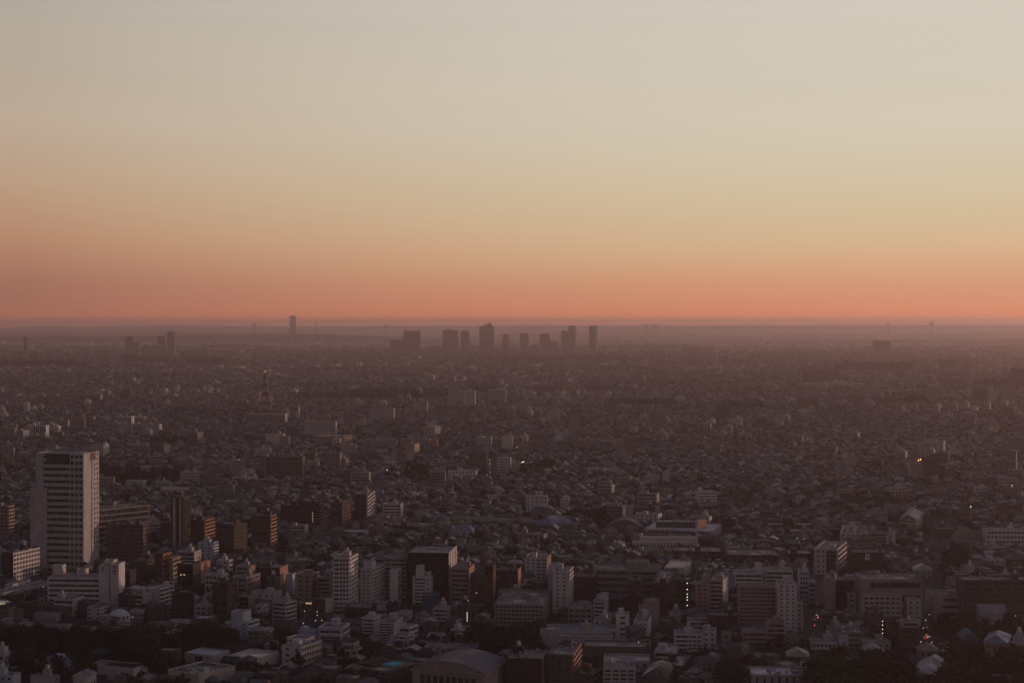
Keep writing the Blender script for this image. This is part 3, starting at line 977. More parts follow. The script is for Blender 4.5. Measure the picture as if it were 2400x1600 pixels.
F 1110 1245 - 600 485 3 14; apartment_building; G; blank; punch; ; grey blank block with lit roof corner
F 1255 1370 - 475 355 3 12; apartment_building; P; blank; blank; ; mauve blank block
F 1470 1625 - 500 420 3 12; office_building; E; blank; blank; nh; greenish grey box with a white rim
F 1760 1900 - 560 370 3 14; apartment_building; D; punch; blank; rt; dark block with a pale roof line
F 1770 1860 1900 1215 1110 24 10; house; Y; punch; punch; rb; bluish house cluster at the right frame edge
F 700 1000 1090 1650 1570 20 24; hall; S; blank; blank; rwgab; white shed roof at the bottom right edge
F 1330 1800 - 1655 1560 3 16; hall; S; blank; blank; nr; grey flat roofs in the bottom right corner
F 35 175 - 840 630 3 12; apartment_building; W; punch; blank; ; white block with irregular little windows
G -60 70 125 1030 735 14 16; apartment_building; T; grid; balc; ; pale tan block with a roof lantern
G 700 850 1385 1135 775 42 30; office_building; G; slab:7; slab:7; rd; long dark building striped with pale floor edges; the long striped building
G 985 1310 1350 1290 905 8 20; apartment_building; M; blank@0-0.14/grid:10:9@0.14-1; grid; ; reddish apartment slab with a dense grid of dark windows; the reddish gridded slab
G 1575 1680 1745 1160 650 14 20; apartment_building; NN; blank@0-0.38/punch:13:1@0.38-0.7/blank@0.7-1; fins; ; slim dark brown tower with two white stripes down its front; the slim striped tower
G 1480 1565 - 1095 885 8 16; apartment_building; N; punch; blank; ; small brown block
G 1750 1870 1965 1130 865 14 20; apartment_building; NO; grid; balc; ; brown block with a lit orange strip
G 1990 2150 2265 1225 905 30 26; apartment_building; N; grid; grid; ; big dark brown corner block; the dark brown corner block
G 1480 1700 - 625 570 6 16; house; C; blank; blank; nr rt; pale yellow flat-roofed house
G 1160 1315 - 565 500 4 12; house; W; punch; blank; nh; white flat-roofed house by a dark grove
G 1180 1480 - 415 372 4 16; hall; S; blank; blank; nr rw; pale roofed hall among trees
G 1170 1350 - 200 162 4 12; apartment_building; C; balc; blank; ; far cream balcony block
H -30 125 178 1155 825 10 18; apartment_building; NO; grid; balc:10; ; brown tower with a ladder of orange sunlit balconies; the orange balcony ladder
H 95 425 - 490 280 3 18; office_building; M; grid:5:9; blank; ; mid-distance tan office with five window rows; the five-row tan office
H 35 100 - 485 265 3 14; office_building; G; grid; blank; nh; grey wing beside a tan office
H 635 770 - 405 245 3 14; apartment_building; G; grid; blank; ; grey flat block with faint windows
H 720 820 850 400 300 12 14; apartment_building; S; balc:5; balc; ; stepped block of pale balconies
H 910 1015 1082 890 620 10 16; apartment_building; TW; fine; stair:8; ; tan slab with white zigzag stairs on its side; the tan zigzag slab
H 1170 1330 - 855 715 5 14; apartment_building; W; balc; blank; ; small white balcony block
H 230 390 - 915 725 6 18; apartment_building; R; grid; blank; ; dark red-brown slab with dim windows
H 400 530 610 955 690 14 18; apartment_building; R; balc; balc; ; dark maroon slab with a lamp-lit stair; the lamp-lit maroon slab
H 690 790 870 960 700 14 18; apartment_building; N; fins; grid; ; dark brown twin-face block
H 315 450 - 1005 915 6 12; apartment_building; S; balc; blank; ; little grey block with three floors
H 695 768 - 925 860 6 10; house; W; punch; blank; nh; bright white small house
H 1765 2020 - 495 410 3 12; school_building; W; punch:3:8; blank; ; mid-distance white school with a squat tower
H 2215 2335 - 435 290 4 14; apartment_building; W; grid; blank; ; pale block with a dark glazed middle
H 1200 1560 1690 985 925 20 30; school_building; N; band; band; rd; low dark building of layered flat roofs
H 760 1000 - 1015 970 4 18; hall; S; blank; blank; nr rw; low hall with an oval pale roof
H 1800 1985 - 1045 965 5 14; house; Y; punch; blank; rbhip; bluish roofed house
H 2130 2225 - 695 655 4 10; house; W; punch; blank; rwgab; white gabled house front
H 1375 1470 - 480 415 4 12; apartment_building; W; punch; blank; ; small white block before a dark tree clump
H 1000 1290 - 205 125 3 14; apartment_building; S; balc; blank; ; long pale balcony slab in mid distance
H 1335 1595 - 205 115 3 14; apartment_building; S; balc; blank; ; second long pale balcony slab
H 540 800 880 180 90 14 20; apartment_building; T; grid; balc; ; tan block with curved lit balconies
H 165 245 - 185 100 3 14; apartment_building; C; blank; blank; ; blank cream block
H 710 770 - 190 115 3 12; apartment_building; C; grid:3:2; blank; ; cream block with six dark squares
H 1380 1455 1500 275 165 10 14; apartment_building; T; blank; blank; ; beige blank tower
H 1545 1640 1690 110 5 14 18; apartment_building; C; balc; balc; ; cream block with balconies round its corner
H 1600 1660 - 215 130 4 14; apartment_building; O; balc; blank; ; rust red balcony block
H 2025 2160 - 210 100 3 14; apartment_building; C; grid; blank; ; cream block with even dark windows
H 2262 2355 - 215 90 3 14; apartment_building; C; blank; punch; ; cream block with one blank face
I 130 325 - 780 640 3 12; apartment_building; W; punch:4:5; punch; nr; bright white block with a square roof tower; the bright white towered block
+I 222 272 - 775 600 3 6; +stair_tower; W; punch; blank;
I 450 520 - 750 670 4 10; apartment_building; W; punch; blank; ; slender white house block
I 1110 1320 - 855 745 3 14; school_building; D; grid; blank; ; dark school block framed by pale end walls; the pale-ended school
+I 1066 1112 - 858 735 3 12; +end_wall_block; S; blank; blank;
+I 1318 1350 - 858 735 3 12; +end_wall_block; S; blank; blank;
I 890 1040 - 858 755 3 14; school_building; D; grid; blank; ; dark classroom block left of a pale-ended school
I 630 790 - 858 760 3 14; school_building; D; fins; blank; ; dark classroom block with pale rim
I 195 380 540 985 915 26 30; hall; G; band; blank; rbhip; hall under a large grey hip roof; the grey hip-roofed hall
I 1330 1690 - 1000 880 3 18; hall; E; band; blank; nh rw; long grey-green factory hall
I 1205 1830 1930 1040 965 16 16; hall; S; blank@0-0.05/band:2@0.05-1; blank; nh rw; pale factory range with an angled end
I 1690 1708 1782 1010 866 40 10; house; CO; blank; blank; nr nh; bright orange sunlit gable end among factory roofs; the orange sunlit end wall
I 1110 1665 - 1145 1068 3 14; hall; C; punch:1:18; blank; nr rt; long cream factory range with a lit roof edge; the cream factory range
I 1180 1705 - 1120 1025 3 12; hall; C; blank; blank; nr rt; cream upper range with sunlit parapet
I 690 985 - 430 385 3 12; school_building; C; punch; blank; nh; long white mid-distance school
I 1210 1360 - 535 460 4 14; apartment_building; S; punch; blank; ; pale block of flats in mid distance
I 1385 1445 - 530 445 4 12; apartment_building; Y; blank; blank; ; bluish cube block in mid distance
I 1380 1480 - 645 580 6 14; house; T; blank; fins; nh; beige rounded house
I 110 250 325 372 340 28 30; hall; S; blank; blank; nr rw; station hall under one big pale flat roof set at a slant; the slanted station roof
I 610 775 - 175 112 3 14; school_building; S; grid; blank; ; far grey school with even windows
I 800 1130 - 165 125 3 12; school_building; C; grid; blank; nh; long low cream school far off
I 960 1065 - 475 430 3 10; apartment_building; S; balc; blank; ; small pale balcony block behind a grove
J 1390 1575 - 295 150 3 16; apartment_building; S; punch:8:1@0-0.3/balc:8@0.3-0.85/blank@0.85-1; blank; ; white and grey balcony block with a dark roof rim; the dark-rimmed balcony block
J 1310 1410 - 495 335 3 14; apartment_building; S; balc; blank; nh; pale half of a block topped by amber lamps; the amber-lamp block
+J 1410 1560 - 495 285 3 14; +taller_half; D; grid; blank;
+J 1560 1625 - 480 360 3 14; +end_block; M; balc; blank;
J 2230 2400 - 245 105 3 16; apartment_building; G; grid; blank; ; grey slab with a white stepped stair end
J 2130 2290 - 585 475 3 14; apartment_building; S; band; blank; ; pale block behind lit yellow house
J 2150 2275 2345 655 572 12 14; apartment_building; T; band:2; fins; ; tan building lit from lamps on its roof; the lamp-roofed tan building
J 1910 2005 - 645 560 4 12; apartment_building; W; balc; blank; ; small white block with street lamps
J 695 830 - 350 285 3 12; apartment_building; S; punch; blank; ; pale slab in the right mid distance
J 700 795 - 460 400 4 12; apartment_building; S; punch; blank; ; pale cubic block in the right mid distance
J 0 145 - 975 905 3 16; school_building; N; band; blank; nr rt; brown school wing with a bright roof
J 265 410 - 980 905 3 16; school_building; N; band; blank; nr rt; brown school wing beside a stair tower
J 675 840 870 1120 985 14 16; apartment_building; C; punch; balc; ; cream stepped block with rounded balconies; the cream stepped block
+J 722 805 - 1115 925 14 8; +stair_tower; C; punch:10:1; blank;
J 840 905 - 1105 915 4 8; apartment_building; S; blank; blank; nr; bare grey shaft block
J 1090 1155 1190 1140 1000 14 14; apartment_building; C; punch; blank; ; cream block with a raised tower corner
+J 1118 1165 - 1130 970 14 6; +stair_tower; C; punch; blank;
J 905 1090 - 1105 980 3 14; school_building; G; band; blank; ; grey school with outside stairs
J 1215 1360 1445 945 860 20 24; hall; S; band; band; rbgab; hall with a great folded roof
J 1535 1810 - 1005 940 3 16; office_building; D; band; blank; rd; low dark roof with bright white rims
J 215 490 - 1025 965 4 18; office_building; G; punch; blank; ; low grey block with slanted roof part
J 650 790 - 655 585 3 14; apartment_building; T; grid; blank; ; beige flats with rows of dark squares
J 270 345 - 680 642 4 10; house; W; punch; blank; nh; bright small white house
J 430 500 - 670 622 4 10; house; B; blank; blank; nh; small blue box house
J 1670 1790 - 290 230 3 14; apartment_building; C; punch; blank; ; cream flats in the right mid distance
J 345 690 - 355 322 3 16; hall; S; blank; blank; nr; long pale shed roof in the right mid distance
J 925 1100 - 865 795 4 14; apartment_building; P; punch; blank; ; mauve flats with a dark roof garden
L 738 920 - 752 635 3 16; apartment_building; W; balc:10@0-0.58/blank@0.58-0.66/balc:10@0.66-1; blank; ; far white housing slab with rows of balconies; the far white housing slab
L 1012 1132 - 735 625 3 16; apartment_building; W; fins; blank; ; far pale slab with vertical stripes
L 1120 1155 - 615 535 3 14; apartment_building; S; punch; blank; ; far narrow row block
L 1165 1195 - 615 540 3 14; apartment_building; S; punch; blank; ; far narrow row block
L 1208 1245 - 618 535 3 14; apartment_building; S; punch; blank; ; far narrow row block
L 1195 1270 - 760 682 3 16; apartment_building; G; fins; blank; ; far grey block with darker strips
L 1410 1500 - 855 772 3 18; apartment_building; S; punch; blank; ; far pale block with one dark side
L 1520 1600 - 660 605 3 18; apartment_building; T; balc; blank; ; far tan block
L 1340 1480 - 660 600 3 20; apartment_building; M; grid; blank; ; far dull brown slab
L 200 360 - 850 760 3 18; apartment_building; S; punch; blank; ; far pale slab
L 495 590 - 800 710 4 18; apartment_building; S; punch; blank; ; far grey pair of blocks
L 1935 1975 - 895 815 4 16; apartment_building; G; punch; blank; ; far slim grey block
L 2120 2235 - 900 775 4 20; apartment_building; T; balc; balc; ; far tan balcony block
L 1515 1620 - 705 675 3 20; hall; S; blank; blank; nr; far pale hall roof
L 45 150 - 690 683 3 12; hall; S; blank; blank; nr; far thin pale roof
M 235 330 - 840 725 4 18; apartment_building; M; fins; fins; ; far reddish brown block with vertical strips; the far reddish striped block
M 1520 1640 - 725 630 3 20; apartment_building; S; fins; blank; ; far pale slab on the right
M 1950 2000 - 690 628 3 16; apartment_building; W; grid; blank; ; far white block beside a dark tower pair
M 2005 2110 - 720 625 3 20; apartment_building; D; grid; blank; ; far dark block on the right
M 2115 2155 - 735 640 3 16; apartment_building; S; punch; blank; ; far pale narrow block on the right
M 2200 2285 - 735 605 3 20; apartment_building; S; balc; balc; ; far pale block with a pointed top
M 800 930 - 800 690 3 20; apartment_building; M; grid; blank; ; far dim brown slab
M 830 1070 - 600 490 3 24; apartment_building; T; fins; blank; ; far hazy tan slab
M 1205 1500 - 745 685 3 20; office_building; D; grid; blank; ; far long dark office
M 820 1260 - 620 580 3 22; school_building; S; blank; blank; nr; far long pale roofed building
M 2270 2400 - 620 485 3 22; apartment_building; D; grid; blank; ; far dark slab at the right frame edge
K 200 315 - 975 875 3 16; apartment_building; W; grid:9:2@0-0.25/fins@0.25-1; blank; ; far white gridded block at left
K 335 400 - 950 880 3 14; apartment_building; W; balc; blank; ; far white balcony block at left
K 800 905 - 885 812 4 18; apartment_building; W; fins; blank; ; far pale green-white slab
K 910 990 - 870 815 4 18; apartment_building; C; fins; blank; ; far cream slab with vertical strips
K 985 1095 - 940 868 4 18; apartment_building; S; punch; blank; ; far grey slab with blank front
K 1715 1965 - 875 795 3 24; office_building; S; fins; blank; nh; far broad pale exchange building under a lattice mast; the far exchange building
K 1995 2055 - 830 748 3 20; apartment_building; G; grid; blank; ; far dull grey block
K 510 690 - 720 662 3 22; office_building; G; fins; blank; ; far hazy office slab
K 2100 2310 - 960 850 3 18; apartment_building; S; punch; punch; ; far pale stepped block
K 1830 1950 - 1010 935 3 16; apartment_building; C; blank; blank; ; far beige stepped block
K 395 640 - 860 815 3 18; apartment_building; T; balc; blank; ; far tan balcony range
K 0 95 - 970 895 3 16; apartment_building; T; grid; balc; ; far tan block at the left frame edge
K 540 640 - 965 925 3 16; hall; S; blank; blank; nr; far pale flat hall
K 100 240 - 620 600 3 24; office_building; C; band; blank; ; far layered pale building
"""
for row_ in SURVEY.strip().splitlines():
    building(row_)

# ------------------------------------------------------------------ halls with curved roofs, dome, mast, elevated road, signs
def barrel_hall(crop, xl, xc, xr, yb, yt, th, dep, rise, look, short, wallc, roofc, along="x", nwin=8, eave=0.8, name="hall", cat="hall"):
    th = math.radians(th)
    X, Y, W, D, H, cx, cy = solve(crop, xl, xc, xr, yb, yt, th, dep)
    root = thing(name, cat, look, GROUPS["hall"], (cx, cy, 0), -th, short=short, full=look, size=(W, D, H))
    m = MB()
    m.box(-W / 2, W / 2, -D / 2, D / 2, 0, H)
    n = 18
    a = W / 2 if along == "x" else D / 2
    # tympana under the vault
    arc = [(-a + 2 * a * k / n, H + rise * (1 - (2.0 * k / n - 1) ** 2)) for k in range(n + 1)]
    b = (D / 2 if along == "x" else W / 2) - 0.05
    for sgn in (-1, 1):
        pts = [(u, sgn * b, z) if along == "x" else (sgn * b, u, z) for u, z in arc]
        m.poly(pts if sgn < 0 else pts[::-1])
    m.build("wall", M_WALL, root, wallc)
    fl = MB()
    fl.box(-W / 2 - eave, W / 2 + eave, -D / 2 - eave, D / 2 + eave, H - 0.55, H + 0.02)
    fl.build("eave", M_WALL, root, tuple(min(0.6, v * 1.0) for v in wallc))
    v = MB()
    bo = b + eave * 0.7
    th_ = 0.4
    for k in range(n):
        (u0, z0), (u1, z1) = arc[k], arc[k + 1]
        P = (lambda u, w, z: (u, w, z)) if along == "x" else (lambda u, w, z: (w, u, z))
        q = [P(u0, -bo, z0), P(u1, -bo, z1), P(u1, bo, z1), P(u0, bo, z0)]
        up = [(x, y, z + th_) for x, y, z in q]
        v.poly(up); v.poly(q[::-1])
        for i, j in ((0, 1), (2, 3)):
            v.poly([q[i], q[j], up[j], up[i]])
        s = P(u0 - 0.08, -bo, z0 + th_), P(u0 + 0.08, bo, z0 + th_ + 0.22)
        v.box(s[0][0], s[1][0], s[0][1], s[1][1], s[0][2], s[1][2])
    v.build("vaulted_roof", M_METAL, root, roofc)
    g0 = MB()
    wl = W * 0.8 / nwin
    g0.box(-wl * 0.33, wl * 0.33, -D / 2 - 0.1, -D / 2 - 0.02, H * 0.42, H * 0.80)
    me = g0.mesh("window", M_GLASS)
    for k in range(nwin):
        link("window", me, root).location = (-W * 0.4 + (k + 0.5) * wl, 0, 0)
    pl = MB()
    pl.box(-0.35, 0.35, -D / 2 - 0.45, -D / 2, 0, H - 0.56)
    me = pl.mesh("pilaster", M_WALL)
    for k in range(nwin + 1):
        link("pilaster", me, root, wallc).location = (-W * 0.4 + k * wl, 0, 0)
    nr = max(3, round(D / 4.5))
    pr = MB()
    pr.box(W / 2, W / 2 + 0.5, -0.5, 0.5, 0, H - 0.56)
    me = pr.mesh("pilaster", M_WALL)
    for k in range(nr):
        link("pilaster", me, root, wallc).location = (0, -D / 2 + (k + 0.5) * D / nr, 0)
    occupy(cx, cy, W, D, -th)
    return root


barrel_hall("C", 745, 1500, 1740, 1730, 1478, 20, 28, 5.2, "big vaulted hall with shallow arched grey roof at the bottom edge", "the vaulted hall", (0.30, 0.25, 0.235), (0.15, 0.15, 0.18), nwin=9)
barrel_hall("J", 1740, 1980, None, 1110, 1040, 4, 26, 8, "gymnasium with a wide green arched roof", "the green-roofed gymnasium", (0.26, 0.22, 0.21), (0.05, 0.12, 0.085), nwin=6)
barrel_hall("I", 870, 1190, None, 995, 935, 6, 26, 8, "gymnasium with a grey arched roof beside the factory", "the grey arched gymnasium", (0.15, 0.13, 0.13), (0.12, 0.13, 0.15), nwin=6)
barrel_hall("H", 2095, 2270, None, 640, 595, 6, 16, 5, "low hall under a teal curved roof by the lamp-lit street", "the teal-roofed hall", (0.2, 0.2, 0.2), (0.10, 0.20, 0.22), nwin=5)
barrel_hall("F", 1240, 1400, None, 1250, 1110, 3, 14, 4, "blue glazed building with a rounded roof among dark trees", "the blue rounded building", (0.08, 0.10, 0.14), (0.10, 0.16, 0.26), nwin=5)
barrel_hall("G", 1610, 1740, None, 440, 425, 8, 12, 3, "small shed with a pale arched roof by the park trees", None, (0.25, 0.25, 0.25), (0.4, 0.4, 0.42), nwin=3)


def dome_house(crop, x, yb, rpx, hpx):
    X, Y = ground(*px(crop, x, yb))
    r = rpx / CROPS[crop][2] / F_PX * Y
    h = hpx / CROPS[crop][2] / F_PX * Y
    root = thing("dome_building", "dome building", "white faceted dome building with dormers beside the park", None, (X, Y, 0), 0.2, short="the white dome",
                 full="white faceted dome building with dormers beside the dark park", size=(2 * r, 2 * r, h))
    m = MB()
    m.cyl(0, 0, 0, h * 0.45, r, 12)
    m.build("drum", M_WALL, root, (0.4, 0.4, 0.42))
    d = MB()
    prev = (r * 1.04, h * 0.45)
    for k in range(1, 5):
        a = math.pi / 2 * k / 4.6
        cur = (r * 1.04 * math.cos(a), h * 0.45 + h * 0.55 * math.sin(a))
        d.cyl(0, 0, prev[1], cur[1], prev[0], 12, cur[0])
        prev = cur
    d.build("dome", M_WALL, root, (0.52, 0.52, 0.54))
    for k in range(5):
        a = math.radians(-140 + 25 * k)
        w = MB(r * 0.82 * math.cos(a), r * 0.82 * math.sin(a), a)
        w.box(-0.4, r * 0.2, -1.0, 1.0, h * 0.45, h * 0.72)
        f = w.build("dormer", M_WALL, root, (0.5, 0.5, 0.52))
        w = MB(r * 0.82 * math.cos(a), r * 0.82 * math.sin(a), a)
        w.box(r * 0.2, r * 0.2 + 0.06, -0.7, 0.7, h * 0.48, h * 0.68)
        w.build("window", M_GLASS, f)
    occupy(X, Y, 2 * r, 2 * r, 0)


dome_house("A", 1250, 985, 118, 195)


def lattice_mast(crop, x, yb, yt, wpx):
    X, Y = ground(*px(crop, x, yb))
    H = CAM_H - (px(crop, x, yt)[1] - HORIZON) * Y / F_PX
    w0 = wpx / CROPS[crop][2] / F_PX * Y / 2
    root = thing("lattice_mast", "radio mast", "", None, (X, Y, 0), math.radians(20), short="the red and white mast",
                 full="red and white lattice mast with round platforms rising above the far exchange building", size=(2 * w0, 2 * w0, H))
    prof = lambda z: w0 * (1 - z / H) ** 1.5 + 1.6
    n = 9
    red, white = (0.22, 0.05, 0.045), (0.30, 0.27, 0.26)
    for k in range(n):
        z0, z1 = H * k / n, H * (k + 1) / n
        m = MB()
        a, b = prof(z0), prof(z1)
        c0 = [(-a, -a, z0), (a, -a, z0), (a, a, z0), (-a, a, z0)]
        c1 = [(-b, -b, z1), (b, -b, z1), (b, b, z1), (-b, b, z1)]
        for i in range(4):
            j = (i + 1) % 4
            m.bar(c0[i], c1[i], 2.0)
            m.bar(c0[i], c1[j], 1.3)
            m.bar(c0[j], c1[i], 1.3)
            m.bar(c1[i], c1[j], 1.4)
        m.build("lattice_section", M_METAL, root, red if k % 2 == 0 else white)
    for z, r in ((0.70, 7.0), (0.80, 5.0), (0.90, 7.5)):
        m = MB()
        m.cyl(0, 0, H * z, H * z + 2.6, r, 12)
        m.build("platform", M_METAL, root, (0.10, 0.06, 0.06))
    m = MB()
    m.cyl(0, 0, H, H + 6, 0.35, 6)
    m.build("top_spike", M_METAL, root, red)
    m = MB()
    m.cyl(0, 0, H + 6, H + 7.3, 0.75, 8)
    m.build("warning_light", M_AMBER_LAMP, root)
    occupy(X, Y, 2 * w0, 2 * w0, 0.3)


lattice_mast("K", 1828, 800, 520, 80)


def elevated_road(a, b, short, full):
    (x0, y0), (x1, y1) = ground(*a), ground(*b)
    L, ang = math.hypot(x1 - x0, y1 - y0), math.atan2(y1 - y0, x1 - x0)
    root = thing("elevated_road", "elevated road", "", None, ((x0 + x1) / 2, (y0 + y1) / 2, 0), ang, short=short,
                 full=full, size=(L, 11, 10))
    m = MB()
    m.box(-L / 2, L / 2, -5.5, 5.5, 7.6, 9.0)
    m.build("deck", M_ROOF, root, (0.22, 0.21, 0.22))
    for s in (-1, 1):
        m = MB()
        m.box(-L / 2, L / 2, s * 5.5, s * 5.5 + s * 0.3, 7.9, 10.1)
        m.build("barrier", M_WALL, root, (0.36, 0.35, 0.35))
    m = MB()
    m.box(-0.9, 0.9, -1.3, 1.3, 0, 6.4)
    m.box(-1.0, 1.0, -4.8, 4.8, 6.4, 7.6)
    me = m.mesh("pier", M_WALL)
    k = -L / 2 + 6
    while k < L / 2 - 2:
        link("pier", me, root, (0.28, 0.27, 0.26)).location = (k, 0, 0)
        k += 22
    occupy((x0 + x1) / 2, (y0 + y1) / 2, L, 13, ang)


elevated_road((-60, 1432), (112, 1392), "the elevated road", "elevated road deck with pale surface running behind the red-signed white office")
elevated_road((1062, 1232), (1352, 1249), None, "long low pale viaduct crossing the house roofs at middle distance, left of the factory range")


def face_point(reg, crop, x, y, off=0.3):
    """local point on the front face of a surveyed building that the photo shows at x, y"""
    u = (px(crop, x, y)[0] - 1200) / F_PX
    c, s = math.cos(reg["th"]), math.sin(reg["th"])
    t = (reg["X"] - u * reg["Y"]) / (c + u * s)
    Yp = reg["Y"] + t * s
    z = CAM_H - (px(crop, x, y)[1] - HORIZON) * Yp / F_PX
    return reg["W"] / 2 - t, -reg["D"] / 2 - off, z


LAMP_MESHES = {}


def lamp_mesh(name, m, r):
    if (name, r) not in LAMP_MESHES:
        b = MB()
        b.cyl(0, 0, -r * 0.9, 0, r * 0.5, 8, r)
        b.cyl(0, 0, 0, r * 0.9, r, 8, r * 0.5)
        b.poly([(r * 0.5 * math.cos(2 * math.pi * k / 8), r * 0.5 * math.sin(2 * math.pi * k / 8), -r * 0.9) for k in range(8)][::-1])
        LAMP_MESHES[(name, r)] = b.mesh(name, m)
    return LAMP_MESHES[(name, r)]


def stair_lights(short, crop, x, ys, r=0.34, m=None, off=1.75):
    reg = REG[short]
    for y in ys:
        link("stair_light", lamp_mesh("stair_light", m or M_WHITE_LAMP, r), reg["root"]).location = face_point(reg, crop, x, y, off)


stair_lights("the lamp-lit greenish block", "D", 1840, (515, 580, 628, 660, 690, 748))
stair_lights("the lamp-lit dark block", "C", 1326, (825, 845, 866, 886, 906), 0.28)
stair_lights("the stair-lit dark block", "F", 392, (912, 953, 996, 1038, 1080), 0.28)
stair_lights("the lamp-lit maroon slab", "H", 527, (790, 815, 840, 862), 0.3)
stair_lights("the amber-lamp block", "J", 1380, (308, 303), 0.6, M_AMBER_LAMP)
stair_lights("the amber-lamp block", "J", 1398, (300, 296), 0.7, M_AMBER_LAMP)
stair_lights("the lamp-roofed tan building", "J", 2170, (575, 577), 0.5)
stair_lights("the lamp-roofed tan building", "J", 2240, (574,), 0.5)


def lit_window(short, crop, x, y, w, h):
    reg = REG[short]
    p = face_point(reg, crop, x, y, 0.42)
    m = MB()
    m.box(-w / 2, w / 2, -0.05, 0.05, -h / 2, h / 2)
    o = link("lit_window", m.mesh("lit_window", M_LIT_WINDOW), reg["root"])
    o.location = p


for q_ in (("the black glass block", "B", 110, 430, 1.3, 0.9), ("the black glass block", "B", 145, 430, 1.3, 0.9), ("the golden brown shaft block", "C", 1420, 620, 0.9, 0.7)):
    lit_window(*q_)


def sign(crop, x, yb, yt_, wpx, base_short, full, short=None, panel=(0.36, 0.03, 0.03), anchor=None):
    """a flat company sign fixed to the front of a tower of the building"""
    reg = REG[base_short]
    if anchor:
        X_, Y_, W_, D_, H_, cx_, cy_ = solve(crop, anchor[0], anchor[1], None, anchor[2], yt_, reg["th"], 12.0)
        reg = dict(reg, X=X_, Y=Y_, W=W_, D=D_, cx=cx_, cy=cy_)
    p = face_point(reg, crop, x, (yb + yt_) / 2, T + 0.3)
    h = abs(yb - yt_) / CROPS[crop][2] / F_PX * reg["Y"]
    w = wpx / CROPS[crop][2] / F_PX * reg["Y"]
    c, s = math.cos(-reg["th"]), math.sin(-reg["th"])
    root = thing("wall_sign", "sign", "", None, (reg["cx"] + p[0] * c - p[1] * s, reg["cy"] + p[0] * s + p[1] * c, p[2]), -reg["th"], full=full, size=(w, 1, h))
    m = MB()
    m.box(-w / 2, w / 2, -0.15, 0.15, -h * 0.22, h / 2)
    m.build("sign_panel", M_METAL, root, panel)
    m = MB()                                          # white four-armed emblem
    e = h * 0.2
    zc = h * 0.14
    m.box(-e * 0.22, e * 0.22, -0.26, -0.16, zc - e, zc + e)
    m.box(-e, -e * 0.23, -0.26, -0.16, zc - e * 0.22, zc + e * 0.22)
    m.box(e * 0.23, e, -0.26, -0.16, zc - e * 0.22, zc + e * 0.22)
    m.build("emblem", M_METAL, root, (0.6, 0.56, 0.55))
    m = MB()                                          # the line of small red letters below, too small to read
    for k in range(6):
        a = -w * 0.5 + k * w / 6
        m.box(a + w * 0.02, a + w * 0.13, -0.12, 0.0, -h * 0.48, -h * 0.34)
    m.build("lettering", M_METAL, root, panel, kind="stuff")


sign("A", 1205, 425, 335, 36, "the red-signed white office", "red sign with white emblem on the right shaft of the white office", anchor=(1168, 1245, 803))
sign("A", 1085, 395, 345, 28, "the red-signed white office", "small dull sign with pale emblem on the left shaft of the white office", panel=(0.22, 0.15, 0.14), anchor=(1045, 1147, 795))


def board(crop, x, y, wpx, hpx, short, full, col, glow=False):
    reg = REG[short]
    p = face_point(reg, crop, x, y, 0.8)
    k = reg["Y"] / F_PX / CROPS[crop][2]
    c, s = math.cos(-reg["th"]), math.sin(-reg["th"])
    root = thing("wall_sign", "sign", "", None, (reg["cx"] + p[0] * c - p[1] * s, reg["cy"] + p[0] * s + p[1] * c, p[2]), -reg["th"], full=full, size=(3, 1, 3))
    m = MB()
    m.box(-wpx * k / 2, wpx * k / 2, -0.2, 0.2, -hpx * k / 2, hpx * k / 2)
    m.build("sign_panel", M_METAL, root, col)
    m = MB()
    m.box(-wpx * k * 0.28, wpx * k * 0.28, -0.3, -0.21, -hpx * k * 0.02, hpx * k * 0.25)
    m.build("emblem", M_METAL, root, tuple(v * 0.35 for v in col))


board("F", 235, 243, 46, 66, "the black signed block", "white sign with a grey emblem high on the black windowless block", (0.5, 0.5, 0.52))


def lit_sign():
    X, Y = ground(10, 1440)
    root = thing("lit_sign", "lit sign", "", None, (X, Y, 0), -0.15, full="glowing yellow-green sign box on legs at the left frame edge", size=(9, 2, 10))
    k = Y / F_PX / 4.481
    z = CAM_H - (px("A", 60, 735)[1] - HORIZON) * Y / F_PX
    m = MB()
    m.box(-62 * k, 62 * k, -0.9, 0.9, z - 28 * k, z + 24 * k)
    m.build("sign_box", M_METAL, root, (0.3, 0.3, 0.29))
    m = MB()
    m.box(-58 * k, 18 * k, -1.0, -0.91, z - 22 * k, z + 16 * k)
    m.build("lit_panel", M_SIGN_GLOW, root)
    for s in (-1, 1):
        m = MB()
        m.box(s * 45 * k - 0.25, s * 45 * k + 0.25, -0.3, 0.3, 0, z - 28 * k)
        m.build("leg", M_METAL, root, (0.2, 0.2, 0.2))
    for i in range(6):
        link("sign_lamp", lamp_mesh("sign_lamp", M_WHITE_LAMP, 0.16), root).location = (-50 * k + i * 20 * k, -1.2, z + 30 * k)


lit_sign()


def amber_sign():
    X, Y = ground(*px("B", 1450, 772))
    root = thing("lit_sign", "lit sign", "", None, (X, Y, 0), 0.0, full="small amber lit shop sign strip beside the beige slab", size=(5, 1, 3))
    m = MB()
    m.box(-2.4, 2.4, -0.3, 0.3, 2.2, 3.6)
    m.build("sign_box", M_METAL, root, (0.2, 0.18, 0.16))
    m = MB()
    m.box(-2.2, 2.2, -0.38, -0.31, 2.4, 3.4)
    m.build("lit_panel", M_LIT_WINDOW, root)
    for s in (-2.0, 2.0):
        m = MB()
        m.box(s - 0.15, s + 0.15, -0.15, 0.15, 0, 2.2)
        m.build("leg", M_METAL, root, (0.2, 0.2, 0.2))


amber_sign()


